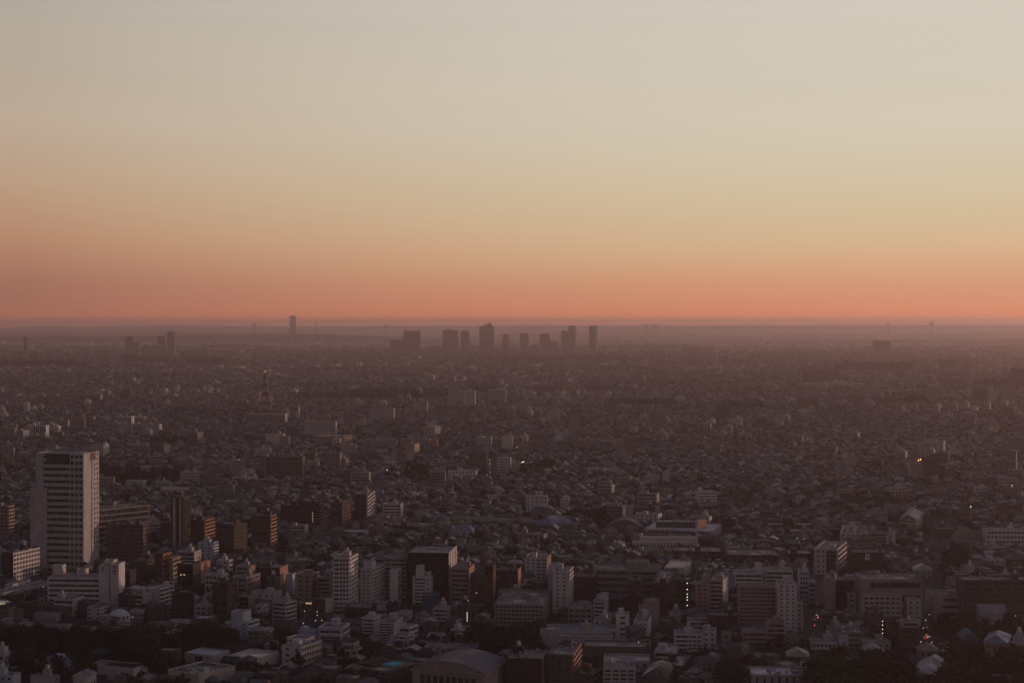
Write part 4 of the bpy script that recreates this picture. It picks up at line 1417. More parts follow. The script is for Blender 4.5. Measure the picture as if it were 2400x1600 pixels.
def pool():
    reg = REG["the pool-roofed brown building"]
    root = reg["root"]
    m = MB()
    z = reg["H"] + 0.1
    W, D = reg["W"], reg["D"]
    m.box(-W * 0.02, W * 0.34, -D * 0.10, D * 0.22, z, z + 0.7)
    m.build("pool_basin", M_ROOF, root, (0.3, 0.24, 0.2))
    m = MB()
    m.box(0.0, W * 0.32, -D * 0.08, D * 0.20, z + 0.71, z + 0.80)
    m.build("pool_water", M_WATER, root)
    for k in range(9):
        m = MB()
        m.box(-W * 0.45 + k * W * 0.05, -W * 0.45 + k * W * 0.05 + 0.3, -D * 0.3, D * 0.3, z, z + 1.1)
        m.build("roof_fin", M_WALL, root, (0.10, 0.06, 0.05))


pool()


def crane_boom():
    X, Y = ground(2256, 1640)
    root = thing("crane_boom", "crane", "", None, (X, Y, 0), 0.0, full="slanting white crane boom with a red tip above the dark trees at right", size=(5, 2, 22))
    k = Y / F_PX
    zt = CAM_H - (px("F", 1150, 1440)[1] - HORIZON) * k
    zb = CAM_H - (px("F", 1210, 1545)[1] - HORIZON) * k
    m = MB()
    m.box(-0.9, 0.9, -0.9, 0.9, 0, zb)
    m.build("boom_base", M_METAL, root, (0.3, 0.28, 0.27))
    a, b = Vector((0, 0, zb)), Vector((-13 * k, 0, zt))
    mid = a.lerp(b, 0.72)
    m = MB()
    for dx in (-0.45, 0.45):
        for dy in (-0.45, 0.45):
            m.bar(a + Vector((dx, dy, 0)), mid + Vector((dx * 0.6, dy * 0.6, 0)), 0.22)
    for q in range(8):
        p0, p1 = a.lerp(mid, q / 8), a.lerp(mid, (q + 1) / 8)
        m.bar(p0 + Vector((-0.4, -0.4, 0)), p1 + Vector((0.4, -0.4, 0)), 0.16)
    m.build("boom", M_METAL, root, (0.5, 0.46, 0.44))
    m = MB()
    m.bar(mid, b, 0.6)
    m.build("boom_tip", M_METAL, root, (0.35, 0.05, 0.04))


crane_boom()

# ------------------------------------------------------------------ towers on the skyline, about 11 km off
SKYLINE = [
    ("L", 335, 426, 285, 400, "low wide hazy tower block joined to the taller slab on its right", "grid", "flat"),
    ("L", 428, 543, 224, 400, "wide hazy slab tower with raised corners, leftmost tall one of the centre cluster", "grid", "horns"),
    ("L", 611, 660, 330, 395, "short hazy block between the wide slab tower and the next pair", "grid", "flat"),
    ("L", 697, 803, 219, 392, "broad hazy tower with a stepped top, left of a slim tower", "grid", "bump"),
    ("L", 824, 881, 223, 390, "slim hazy tower with a small roof box right beside the broad stepped tower", "grid", "box"),
    ("L", 951, 1052, 190, 388, "tallest hazy tower of the centre cluster with a slanted peaked crown", "grid", "peak"),
    ("L", 1112, 1160, 243, 386, "slim rounded hazy tower just right of the tallest peaked one", "fins", "round"),
    ("L", 1231, 1292, 238, 386, "hazy tower with round top standing alone in mid cluster", "fins", "round"),
    ("L", 1310, 1356, 315, 384, "small low hazy block between two towers of the cluster", "grid", "flat"),
    ("L", 1366, 1437, 243, 386, "hazy square tower with a thin roof box joined to a lower block", "grid", "box"),
    ("L", 1438, 1490, 293, 386, "lower hazy block leaning on the square tower's right side", "grid", "flat"),
    ("L", 1515, 1566, 226, 386, "hazy tower with a stepped shoulder touching a taller round-topped one", "grid", "bump"),
    ("L", 1565, 1620, 186, 384, "tall hazy tower with a domed top, second from right in the cluster", "fins", "round"),
    ("L", 1709, 1766, 186, 388, "tall slender hazy tower with a rounded crown, rightmost of the cluster", "fins", "round"),
    ("K", 866, 909, 262, 402, "slim hazy tower leftmost of the small left-hand cluster", "grid", "box"),
    ("K", 915, 951, 305, 402, "pale faded block right behind the leftmost slim tower", "grid", "flat"),
    ("K", 977, 1017, 322, 404, "lower dark hazy block of the left-hand cluster, first of three", "grid", "box"),
    ("K", 1040, 1084, 320, 404, "lower dark hazy block in the middle of the left-hand cluster", "grid", "box"),
    ("K", 1089, 1140, 259, 400, "hazy flat-topped tower rising behind a lower block in the left-hand cluster", "grid", "flat"),
    ("K", 1108, 1150, 322, 406, "low hazy block in front of the flat-topped left-hand tower", "grid", "flat"),
    ("K", 1153, 1203, 230, 402, "tallest hazy tower of the left-hand cluster at its right end", "grid", "box"),
    ("K", 547, 612, 344, 408, "squat dark hazy block far left of the small cluster", "grid", "box"),
    ("K", 655, 688, 352, 410, "narrow faded slab, left one of a faint pair at far left", "fins", "flat"),
    ("K", 696, 744, 350, 412, "faded striped slab, right one of a faint pair at far left", "fins", "flat"),
    ("K", 1389, 1434, 345, 410, "single squat hazy block between the left cluster and the lattice mast", "grid", "box"),
    ("K", 165, 183, 262, 400, "thin faded tower alone near the left end of the skyline", "fins", "flat"),
    ("M", 1322, 1432, 292, 410, "wide faint slab block fading in haze on the right half of the skyline", "grid", "flat"),
]


def tower(crop, x0, x1, yt, yb, full, style, crown, dist=None):
    d = ground(*px(crop, x0, yb))[1] if dist is None else dist
    xa, xb = (px(crop, x0, yb)[0] - 1200) / F_PX * d, (px(crop, x1, yb)[0] - 1200) / F_PX * d
    H = CAM_H - (px(crop, x0, yt)[1] - HORIZON) * d / F_PX
    W = xb - xa
    D = min(max(W * 0.8, 26), 48)
    root = thing("high_rise", "high-rise", "", GROUPS["high_rise"], ((xa + xb) / 2, d + D / 2, 0), 0.0, full=full, size=(W, D, H))
    wc = vary((0.22, 0.19, 0.19), 0.1)
    nf = max(6, round(H / 9.0))
    if crown == "round":
        m = MB()
        for k in range(8):
            pass
        c = 0.22 * W
        pts = [(-W / 2 + c, -D / 2), (W / 2 - c, -D / 2), (W / 2, -D / 2 + c), (W / 2, D / 2 - c), (W / 2 - c, D / 2), (-W / 2 + c, D / 2), (-W / 2, D / 2 - c), (-W / 2, -D / 2 + c)]
        m.prism(pts, 0, H - 8)
        m.build("wall", M_WALL, root, wc)
        m = MB()
        m.prism([(x * 0.94, y * 0.94) for x, y in pts], H - 8, H - 3)
        m.prism([(x * 0.8, y * 0.8) for x, y in pts], H - 3, H + 2)
        m.build("crown", M_WALL, root, wc)
        m = MB()
        for k in range(nf * 2):
            z = 4 + k * (H - 14) / (nf * 2)
            for a in range(4):
                x = -W * 0.27 + a * W * 0.14
                m.box(x, x + W * 0.1, -D / 2 - 0.15, -D / 2 + 0.05, z, z + 2.2)
        m.build("window", M_GLASS, root, kind="stuff")
        return
    block(root, (0, 0, 0), W, D, H, wc, style + ":%d" % nf, style + ":%d" % nf, False)
    m = MB()
    if crown == "box":
        m.box(-W * 0.28, W * 0.3, -D * 0.3, D * 0.3, H + 0.06, H + 6)
    elif crown == "bump":
        m.box(-W * 0.36, W * 0.2, -D * 0.3, D * 0.3, H + 0.06, H + 5)
        m.box(-W * 0.2, W * 0.0, -D * 0.25, D * 0.25, H + 5, H + 10)
    elif crown == "horns":
        for s in (-1, 1):
            m.box(s * W * 0.5, s * W * 0.38, -D / 2, D / 2, H + 0.06, H + 6)
        m.box(-W * 0.3, W * 0.2, -D * 0.3, D * 0.3, H + 0.06, H + 3)
    elif crown == "peak":
        m.box(-W * 0.16, W * 0.36, -D * 0.4, D * 0.4, H + 0.06, H + 14)
        m.box(W * 0.10, W * 0.30, -D * 0.3, D * 0.3, H + 14, H + 24)
    if m.f:
        m.build("crown", M_WALL, root, wc)


for t_row in SKYLINE:
    tower(*t_row)
tower("K", 1996, 2036, 119, 200, "faint lone tower rising above the far ridge left of the centre cluster", "grid", "box", dist=17900)
tower("K", 1740, 1761, 168, 240, "very faint slim tower breaking the far ridge left of the lone tall one", "fins", "box", dist=26000)
tower("L", 288, 310, 178, 240, "very faint slim tower on the far ridge above the wide slab tower", "fins", "flat", dist=26000)
tower("L", 2083, 2118, 175, 235, "faint short block on the far ridge right of the cluster, left of two", "grid", "flat", dist=27000)
tower("L", 2142, 2186, 176, 235, "faint short block on the far ridge right of the cluster, right of two", "grid", "flat", dist=27000)
tower("M", 1411, 1428, 163, 230, "tiny faint tower on the far ridge at right", "fins", "flat", dist=27000)
tower("M", 1702, 1728, 158, 230, "tiny faint tower with a spark of light on the far ridge at far right", "fins", "box", dist=27000)


def far_mast():
    d = 21500.0
    x = (px("K", 2181, 140)[0] - 1200) / F_PX * d
    H = CAM_H - (px("K", 2181, 140)[1] - HORIZON) * d / F_PX
    root = thing("radio_mast", "radio mast", "", None, (x, d, 0), 0.4, full="thin faint radio mast on the far ridge right of the lone tower", size=(12, 12, H))
    m = MB()
    for a in range(4):
        p = (8 * math.cos(a * math.pi / 2), 8 * math.sin(a * math.pi / 2), 150)
        m.bar(p, (p[0] * 0.2, p[1] * 0.2, H - 12), 3.0)
    m.cyl(0, 0, 0, 150, 9, 8)
    m.build("mast_frame", M_METAL, root, (0.12, 0.10, 0.10))
    m = MB()
    m.cyl(0, 0, H - 20, H - 14, 6, 8)
    m.cyl(0, 0, H - 14, H, 1.5, 6)
    m.build("mast_head", M_METAL, root, (0.12, 0.10, 0.10))


far_mast()

# ------------------------------------------------------------------ hills
def ridge(dist, tops, amp, seed, depth, x0=-10000, x1=10000, step=60):
    """long wooded ridge; tops: [(photo column, photo row)] of its skyline"""
    r = np.random.RandomState(seed)
    xs = np.arange(x0, x1 + step, step)
    cols = 1200 + xs / dist * F_PX
    rows = np.interp(cols, [t[0] for t in tops], [t[1] for t in tops])
    h = CAM_H - (rows - HORIZON) * dist / F_PX
    nz = np.zeros(len(xs))
    for o in range(1, 6):
        k = r.uniform(0, 6.28, 2)
        nz += amp / o * (np.sin(xs / 900.0 * 1.9 ** o + k[0]) * np.sin(xs / 1700.0 * 1.7 ** o + k[1]))
    nz += r.normal(0, amp * 0.15, len(xs))
    h = np.maximum(h + nz, 4.0)
    ys = np.linspace(-1, 1, 9)
    V, F = [], []
    for j, t in enumerate(ys):
        k = (math.cos(t * math.pi) + 1) / 2
        for i, x in enumerate(xs):
            V.append((x, dist + t * depth + (0 if j in (0, 8) else r.normal(0, depth * 0.02)), -0.5 + h[i] * k * (1 + (0 if j == 4 else r.normal(0, 0.05)))))
    n = len(xs)
    for j in range(8):
        for i in range(n - 1):
            a = j * n + i
            F.append((a, a + 1, a + n + 1, a + n))
    me = bpy.data.meshes.new("hills")
    me.from_pydata(V, [], F)
    me.materials.append(M_HILL)
    link("hills", me, kind="structure")


ridge(33000, [(-400, 770), (0, 769), (90, 763.5), (200, 764.5), (300, 764), (390, 762.5), (450, 762), (600, 765), (900, 763.5), (1200, 762.5), (1500, 762.5), (1900, 762), (2400, 761), (2800, 762)], 4.0, 3, 1600, -16000, 16000, 80)
ridge(24000, [(-400, 782), (0, 780), (500, 776), (620, 784), (900, 786), (1300, 782), (1700, 785), (2000, 783), (2400, 779), (2800, 779)], 6.0, 5, 900, -12000, 12000, 80)
ridge(17000, [(-400, 790), (0, 788), (300, 787), (500, 784), (640, 781), (760, 783), (950, 790), (1100, 797), (1300, 801), (1700, 798), (2000, 796), (2400, 793), (2800, 793)], 5.0, 6, 700, -9000, 9000)
ridge(12600, [(-400, 811), (0, 808), (300, 811), (560, 805), (700, 812), (1200, 811), (1600, 808), (1700, 812), (2150, 811), (2400, 808), (2800, 808)], 4.0, 8, 500, -6500, 6500)

# ------------------------------------------------------------------ trees
def crown_mesh(name, seed, rx, rz, n, size, m):
    r = random.Random(seed)
    lobes = [(r.uniform(-0.55, 0.55), r.uniform(-0.55, 0.55), r.uniform(-0.45, 0.5), r.uniform(0.45, 0.72)) for _ in range(9)]
    b = MB()
    for _ in range(n):
        lx, ly, lz, lr = r.choice(lobes)
        d = Vector((r.gauss(0, 1), r.gauss(0, 1), r.gauss(0, 1))).normalized() * lr * r.uniform(0.55, 1.05)
        c = Vector(((lx + d.x) * rx, (ly + d.y) * rx, (lz + d.z) * rz))
        a = Vector((r.gauss(0, 1), r.gauss(0, 1), r.gauss(0, 1))).normalized()
        u = a.orthogonal().normalized() * size * r.uniform(0.6, 1.3)
        w = a.cross(u).normalized() * size * r.uniform(0.5, 1.1)
        b.poly([c - u, c - w * 0.8, c + u, c + w])
    me = b.mesh(name, m)
    return me


def trunk_mesh(h, r0):
    b = MB()
    b.cyl(0, 0, 0, h, r0, 7, r0 * 0.55)
    for k in range(4):
        a = k * 1.7
        b.bar((0, 0, h * 0.7), (math.cos(a) * h * 0.45, math.sin(a) * h * 0.45, h * 1.35), r0 * 0.7)
    return b.mesh("trunk", M_BARK)


CROWNS = [crown_mesh("crown", 20 + k, 4.6, 4.2, 620, 0.62, M_LEAF if k < 4 else M_LEAF_BROWN) for k in range(6)]
TRUNK = trunk_mesh(4.2, 0.42)


def bare_mesh(seed):
    r = random.Random(seed)
    b = MB()

    def grow(p, d, L, w, lev):
        q = p + d * L
        b.bar(p, q, w)
        if lev == 0:
            return
        for _ in range(3):
            nd = (d + Vector((r.gauss(0, 0.5), r.gauss(0, 0.5), r.gauss(0.12, 0.3)))).normalized()
            grow(p.lerp(q, r.uniform(0.65, 1.0)), nd, L * r.uniform(0.55, 0.8), w * 0.6, lev - 1)
    grow(Vector((0, 0, 0)), Vector((0, 0, 1)), 4.0, 0.5, 4)
    return b.mesh("branches", M_BARK)


BARE = [bare_mesh(k) for k in (1, 2, 3)]
NTREE = 0


def tree(x, y, s, bare=False, look="dark evergreen tree"):
    global NTREE
    NTREE += 1
    name = "bare_tree" if bare else "leafy_tree"
    root = thing(name, "tree", look, "bare winter trees" if bare else "trees standing among the buildings", (x, y, 0), rng.uniform(0, 6.28), size=(9 * s, 9 * s, 11 * s))
    root.scale = (s * rng.uniform(0.85, 1.15), s * rng.uniform(0.85, 1.15), s * rng.uniform(0.85, 1.2))
    if bare:
        link("branches", rng.choice(BARE), root)
        return
    link("trunk", TRUNK, root)
    c = link("crown", CROWNS[rng.randrange(4) if "brown" not in look else 4 + rng.randrange(2)], root)
    c.location = (0, 0, 7.4)


def grove(x0, y0, x1, y1, n, s=1.15, kinds=("dark evergreen tree",), bare=0.0, gap=4.6):
    pts, tries = [], 0
    (ax, ay), (bx, by) = ground(x0, y1), ground(x1, y0)
    while len(pts) < n and tries < n * 60:
        tries += 1
        px_, py_ = rng.uniform(x0, x1), 0
        Y = rng.uniform(ay, by)
        X = (px_ - 1200) / F_PX * Y
        ix, iy = int((X - OCC_X0) / OCC_S), int((Y - OCC_Y0) / OCC_S)
        if 0 <= iy < OCC.shape[0] and 0 <= ix < OCC.shape[1] and OCC[iy, ix]:
            continue
        if any((X - a) ** 2 + (Y - b) ** 2 < gap * gap for a, b in pts):
            continue
        pts.append((X, Y))
    for X, Y in pts:
        b = rng.random() < bare
        tree(X, Y, s * rng.uniform(0.75, 1.25), b, "bare tree of pale branches" if b else rng.choice(kinds))
    for X, Y in pts:
        occupy(X, Y, 5, 5, 0, 1.0)


MIX = ("dark evergreen tree", "dark evergreen tree", "broad dark tree", "brown winter tree")
grove(-10, 1520, 125, 1548, 26, 1.1, MIX)
grove(120, 1518, 300, 1548, 36, 1.05, MIX, 0.1)
grove(290, 1532, 352, 1580, 24, 1.5, ("tall dark evergreen tree",))
grove(345, 1516, 420, 1548, 14, 1.1, MIX, 0.6)
grove(400, 1508, 548, 1532, 26, 1.1, MIX, 0.2)
grove(45, 1560, 95, 1610, 8, 1.0, MIX)
grove(130, 1575, 215, 1612, 10, 1.0, MIX, 0.4)
grove(1110, 1518, 1200, 1540, 12, 1.15, MIX)
grove(1198, 1510, 1268, 1540, 14, 1.2, MIX)
grove(1900, 1600, 2010, 1680, 26, 1.35, ("tall dark evergreen tree", "dark evergreen tree"))
grove(2005, 1590, 2260, 1660, 44, 1.15, MIX)
grove(2230, 1575, 2410, 1640, 34, 1.15, MIX)
grove(2188, 1492, 2395, 1508, 20, 1.1, MIX)
grove(2030, 1560, 2150, 1590, 10, 0.9, MIX)
grove(1690, 1585, 1760, 1625, 8, 1.0, MIX)
grove(2010, 1178, 2108, 1205, 16, 1.15, ("dull green broad tree",))
grove(2200, 1320, 2260, 1350, 8, 1.1, MIX)
grove(233, 1118, 430, 1142, 44, 1.25, MIX, 0.0, 8)
grove(955, 1112, 1002, 1130, 9, 1.5, ("dark evergreen tree",))
grove(1222, 1100, 1292, 1114, 10, 1.3, MIX)
grove(1380, 1225, 1440, 1245, 8, 1.2, MIX)
grove(640, 1500, 700, 1560, 5, 0.9, MIX)


def louvre_panels():
    """the dark louvred recess at the top of the tall tower, on both visible faces"""
    reg = REG["the tall white tower"]
    W, D, H = reg["W"], reg["D"], reg["H"]
    for x0, x1, n in ((-W / 2 + 0.22 * W, -W / 2 + 0.715 * W, 9),):
        m = MB()
        m.box(x0, x1, -D / 2 - T - 0.06, -D / 2 - T + 0.02, H - 6.3, H + 0.4)
        m.build("louvre_panel", M_METAL, reg["root"], (0.03, 0.035, 0.035))
        b = MB()
        b.box(-0.12, 0.12, -D / 2 - T - 0.22, -D / 2 - T - 0.06, H - 6.3, H + 0.4)
        me = b.mesh("louvre_bar", M_METAL)
        for k in range(n + 1):
            link("louvre_bar", me, reg["root"], (0.10, 0.10, 0.10)).location = (x0 + (x1 - x0) * k / n, 0, 0)
    m = MB()
    m.box(W / 2 + T - 0.02, W / 2 + T + 0.06, -D * 0.1, D * 0.28, H - 5.5, H + 0.4)
    m.build("louvre_panel", M_METAL, reg["root"], (0.10, 0.06, 0.05))


louvre_panels()


def tower_stripes():
    """two white vertical stripes on the slim dark tower"""
    reg = REG["the slim striped tower"]
    W, D, H = reg["W"], reg["D"], reg["H"]
    for a, b in ((0.17, 0.36), (0.72, 0.86)):
        m = MB()
        m.box(-W / 2 + a * W, -W / 2 + b * W, -D / 2 - T - 0.3, -D / 2 - T + 0.02, 0, H + 0.2)
        m.build("white_stripe", M_WALL, reg["root"], (0.46, 0.43, 0.42))


tower_stripes()

# ------------------------------------------------------------------ the rest of the city: lots laid out street block by street block
R4 = np.random.RandomState(5)
WALLS = np.array([(0.46, 0.44, 0.43), (0.40, 0.37, 0.34), (0.32, 0.30, 0.29), (0.26, 0.23, 0.21), (0.36, 0.37, 0.39), (0.20, 0.15, 0.13), (0.16, 0.15, 0.15), (0.52, 0.50, 0.48), (0.30, 0.22, 0.18)])
WALL_WORD = ["white", "cream", "pale grey", "tan", "bluish white", "brown", "dark grey", "bright white", "rose brown"]
ROOFS = np.array([(0.07, 0.068, 0.07), (0.11, 0.10, 0.10), (0.17, 0.165, 0.17), (0.12, 0.075, 0.06), (0.09, 0.11, 0.14), (0.26, 0.25, 0.25), (0.36, 0.34, 0.33), (0.08, 0.10, 0.085)])
ROOF_WORD = ["charcoal", "dark grey", "grey", "brown", "slate blue", "light grey", "pale", "dull green"]


def occ_at(X, Y):
    ix = ((X - OCC_X0) / OCC_S).astype(int)
    iy = ((Y - OCC_Y0) / OCC_S).astype(int)
    ok = (ix >= 0) & (ix < OCC.shape[1]) & (iy >= 0) & (iy < OCC.shape[0])
    r = np.zeros(len(X), bool)
    r[ok] = OCC[iy[ok], ix[ok]]
    return r


lots = []          # X, Y, yaw, w, d, h, roof kind, scale
for y0 in np.arange(860, 12200, 380):
    half = (y0 + 380) * 0.3136 + (170 if y0 < 3000 else 60)
    for x0 in np.arange(-half - 190, half + (560 if y0 < 2600 else 190), 380):
        sc = 1.0 if y0 < 4600 else (1.4 if y0 < 7600 else 2.1)
        yaw = R4.uniform(-0.5, 0.5)
        sx, sy = 13.0 * sc, 12.0 * sc
        nx = int(380 * 1.3 / sx)
        ny = int(380 * 1.3 / sy)
        I, J = np.meshgrid(np.arange(nx) - nx / 2, np.arange(ny) - ny / 2)
        u = (I * sx + np.floor(I / 7) * 5 * sc).ravel() + R4.uniform(-1.2, 1.2, I.size) * sc
        v = (J * sy + np.floor(J / 2) * 4.5 * sc).ravel() + R4.uniform(-0.8, 0.8, I.size) * sc
        X = x0 + 190 + u * math.cos(yaw) - v * math.sin(yaw)
        Y = y0 + 190 + u * math.sin(yaw) + v * math.cos(yaw)
        keep = (X >= x0) & (X < x0 + 380) & (Y >= y0) & (Y < y0 + 380) & (Y > 880) & (X > -Y * 0.3136 - (150 if y0 < 3000 else 40)) & (X < Y * 0.3136 + (520 if y0 < 2600 else 60))
        X, Y = X[keep], Y[keep]
        keep = ~occ_at(X, Y)
        for dx, dy in ((5, 4), (-5, 4), (5, -4), (-5, -4)):
            if y0 < 3600:
                keep &= ~occ_at(X + dx, Y + dy)
        X, Y = X[keep], Y[keep]
        n = len(X)
        lots.append(np.stack([X, Y, np.full(n, yaw) + R4.choice([0, math.pi / 2], n) + R4.uniform(-0.06, 0.06, n), np.full(n, sc)], 1))
lots = np.concatenate(lots)
n = len(lots)
kind = R4.uniform(0, 1, n)
clump = np.sin(lots[:, 0] / 170 + 1.3 * np.sin(lots[:, 1] / 310)) * np.sin(lots[:, 1] / 260 + 0.7 * np.sin(lots[:, 0] / 140))
is_tree = kind < 0.13 + 0.2 * (clump > 0.65) + 0.18 * (lots[:, 1] < 1060)
pm = np.where(lots[:, 1] < 1500, 0.012, np.where(lots[:, 1] < 2100, 0.022, 0.018)) * (0.5 + 2.4 * (clump < -0.45))
is_mid = (~is_tree) & (R4.uniform(0, 1, n) < pm)
w = R4.uniform(7.5, 11.5, n) * lots[:, 3]
d = R4.uniform(7.0, 10.0, n) * lots[:, 3]
h = R4.choice([5.4, 6.2, 7.0, 8.6, 9.6], n, p=[0.2, 0.3, 0.25, 0.15, 0.1]) + R4.uniform(-0.4, 0.6, n)
w[is_mid] = R4.uniform(13, 24, is_mid.sum())
d[is_mid] = R4.uniform(11, 15, is_mid.sum())
hm = np.where(lots[:, 1] < 1600, R4.uniform(9, 13, n), np.where(lots[:, 1] < 2100, R4.uniform(10, 20, n), R4.uniform(10, 24, n) * R4.uniform(0.7, 1.2, n)))
h[is_mid] = hm[is_mid]
far = lots[:, 1] > 4600
big = far & is_mid
w[big] *= R4.uniform(1.0, 2.0, big.sum())
roofk = R4.choice([0, 1, 2], n, p=[0.38, 0.32, 0.30])       # flat, gable, hip
roofk[is_mid] = 0
wi = R4.choice(len(WALLS), n, p=[0.2, 0.15, 0.16, 0.12, 0.1, 0.08, 0.07, 0.06, 0.06])
ri = R4.choice(len(ROOFS), n, p=[0.2, 0.2, 0.18, 0.12, 0.1, 0.1, 0.06, 0.04])
wallc = WALLS[wi] * (0.17 + 0.85 * R4.uniform(0, 1, (n, 1)) ** 2.1)
wallc[is_mid] = np.minimum(WALLS[wi[is_mid]] * R4.uniform(0.45, 1.25, (is_mid.sum(), 1)), 0.6)
roofc = ROOFS[ri] * (0.35 + 0.9 * R4.uniform(0, 1, (n, 1)) ** 1.5)

# ---- nearest houses: things with their own parts
pxx = 1200 + lots[:, 0] / lots[:, 1] * F_PX
pyy = HORIZON + CAM_H / lots[:, 1] * F_PX
inview = (pxx > 4) & (pxx < 2396) & (pyy < 1612)
cand = np.where((~is_tree) & (~is_mid) & inview)[0]
cand = cand[np.argsort(lots[cand, 1])][:int(270)]
single_ = np.zeros(n, bool)
single_[cand] = True
ROOFK_WORD = ["flat-roofed", "gabled", "hip-roofed"]
for i in cand:
    X, Y, yaw, _ = lots[i]
    W, D, H = float(w[i]), float(d[i]), float(h[i])
    root = thing("house", "house", "%s %s house with %s roof" % (ROOFK_WORD[roofk[i]], WALL_WORD[wi[i]], ROOF_WORD[ri[i]]), GROUPS["house"], (X, Y, 0), yaw, size=(W, D, H))
    r = random.Random(int(i))
    m = MB()
    m.box(-W / 2, W / 2, -D / 2, D / 2, 0, H)
    if roofk[i] == 0:
        for a in (("F", W), ("B", W), ("L", D), ("R", D)):
            face_box(m, a[0], W, D, -a[1] / 2 - (0.2 if a[0] in "FB" else 0), a[1] / 2 + (0.2 if a[0] in "FB" else 0), 0, 0.2, H - 0.6, H + 0.7)
    m.build("wall", M_WALL, root, wallc[i])
    m = MB()
    if roofk[i] == 0:
        m.box(-W / 2 + 0.01, W / 2 - 0.01, -D / 2 + 0.01, D / 2 - 0.01, H + 0.002, H + 0.08)
        if r.random() < 0.5:
            m.box(-W * 0.3, W * 0.1, -D * 0.3, D * 0.2, H + 0.08, H + 2.4)
    else:
        hip_roof(m, W, D, H, min(W, D) * 0.27, 0.6, 0.45, roofk[i] == 1)
    m.build("roof", M_ROOF, root, roofc[i])
    m = MB()
    for face, L in (("F", W), ("R", D), ("L", D), ("B", W)):
        nw = 2 if L < 9.5 else 3
        for fl in range(max(1, round(H / 3.0))):
            for k in range(nw):
                if r.random() < 0.2:
                    continue
                s = -L / 2 + (k + 0.5) * L / nw
                ww = r.choice([0.6, 0.9, 1.3])
                face_box(m, face, W, D, s - ww, s + ww, -0.05, 0.06, fl * 2.9 + 0.9, fl * 2.9 + 2.2)
    m.build("window", M_GLASS, root, kind="stuff")
    if r.random() < 0.45:
        m = MB()
        face = r.choice("FR")
        L = W if face == "F" else D
        face_box(m, face, W, D, -L * 0.45, L * 0.3, 0.0, 1.2, 2.75, 2.9)
        face_box(m, face, W, D, -L * 0.45, L * 0.3, 1.1, 1.2, 2.9, 3.9)
        m.build("balcony", M_WALL, root, np.minimum(wallc[i] * 1.15, 0.6))

# ---- the mid-rise blocks that show largest: things with storeys
area = w * h / lots[:, 1] ** 2
cand = np.where(is_mid & inview & (lots[:, 1] < 6500))[0]
cand = cand[np.argsort(-area[cand])][:130]
single_[cand] = True
MIDW = {"balc": "balconied", "grid": "gridded", "punch": "small-windowed", "band": "banded"}
for i in cand:
    X, Y, yaw, _ = lots[i]
    yaw = (yaw + math.pi / 4) % (math.pi / 2) - math.pi / 4
    st = ("balc", "grid", "punch", "balc", "band")[i % 5]
    size = "tall" if h[i] > 21 else ("mid-height" if h[i] > 14 else "low")
    root = thing("apartment_building", "apartment building", "%s %s %s block" % (size, WALL_WORD[wi[i]], MIDW[st]), GROUPS["apartment_building"], (X, Y, 0), yaw, size=(w[i], d[i], h[i]))
    block(root, (0, 0, 0), float(w[i]), float(d[i]), float(h[i]), wallc[i], st, "punch" if i % 2 else "blank", False, roofc[i], back="blank", side="blank")
    roof_clutter(root, (0, 0, 0), float(w[i]), float(d[i]), float(h[i]), wallc[i], int(i))


# ---- everything smaller: one mass
class Soup:
    def __init__(self):
        self.v, self.q, self.c, self.mi, self.nv = [], [], [], [], 0

    def add(self, V, quads, col, mi=0):
        """V: (n, k, 3) points, quads: list of 4-tuples into k, col: list of (n, 3) per quad"""
        n, k = V.shape[:2]
        if n == 0:
            return
        base = self.nv + np.arange(n)[:, None] * k
        self.v.append(V.reshape(-1, 3))
        for f, c in zip(quads, col):
            self.q.append(base + np.array(f)[None, :])
            self.c.append(np.broadcast_to(c, (n, 3)))
            self.mi.append(np.full(n, mi))
        self.nv += n * k

    def build(self, name, mats):
        v, q, c, mi = np.concatenate(self.v), np.concatenate(self.q), np.concatenate(self.c), np.concatenate(self.mi)
        me = bpy.data.meshes.new(name)
        me.vertices.add(len(v))
        me.vertices.foreach_set("co", v.astype(np.float32).ravel())
        me.loops.add(len(q) * 4)
        me.loops.foreach_set("vertex_index", q.astype(np.int32).ravel())
        me.polygons.add(len(q))
        me.polygons.foreach_set("loop_start", np.arange(len(q), dtype=np.int32) * 4)
        for m in mats:
            me.materials.append(m)
        me.polygons.foreach_set("material_index", mi.astype(np.int32))
        a = me.attributes.new("tint", "FLOAT_COLOR", "FACE")
        a.data.foreach_set("color", np.concatenate([c, np.ones((len(c), 1))], 1).astype(np.float32).ravel())
        me.update(calc_edges=True)
        return link(name, me, kind="stuff")


def place(L, X, Y, yaw):
    c, s = np.cos(yaw)[:, None], np.sin(yaw)[:, None]
    return np.stack([L[..., 0] * c - L[..., 1] * s + X[:, None], L[..., 0] * s + L[..., 1] * c + Y[:, None], L[..., 2]], -1)


def boxes(x0, x1, y0, y1, z0, z1):
    P = [(x0, y0, z0), (x1, y0, z0), (x1, y1, z0), (x0, y1, z0), (x0, y0, z1), (x1, y0, z1), (x1, y1, z1), (x0, y1, z1)]
    return np.stack([np.stack([np.broadcast_to(c, x0.shape) for c in p], -1) for p in P], 1)


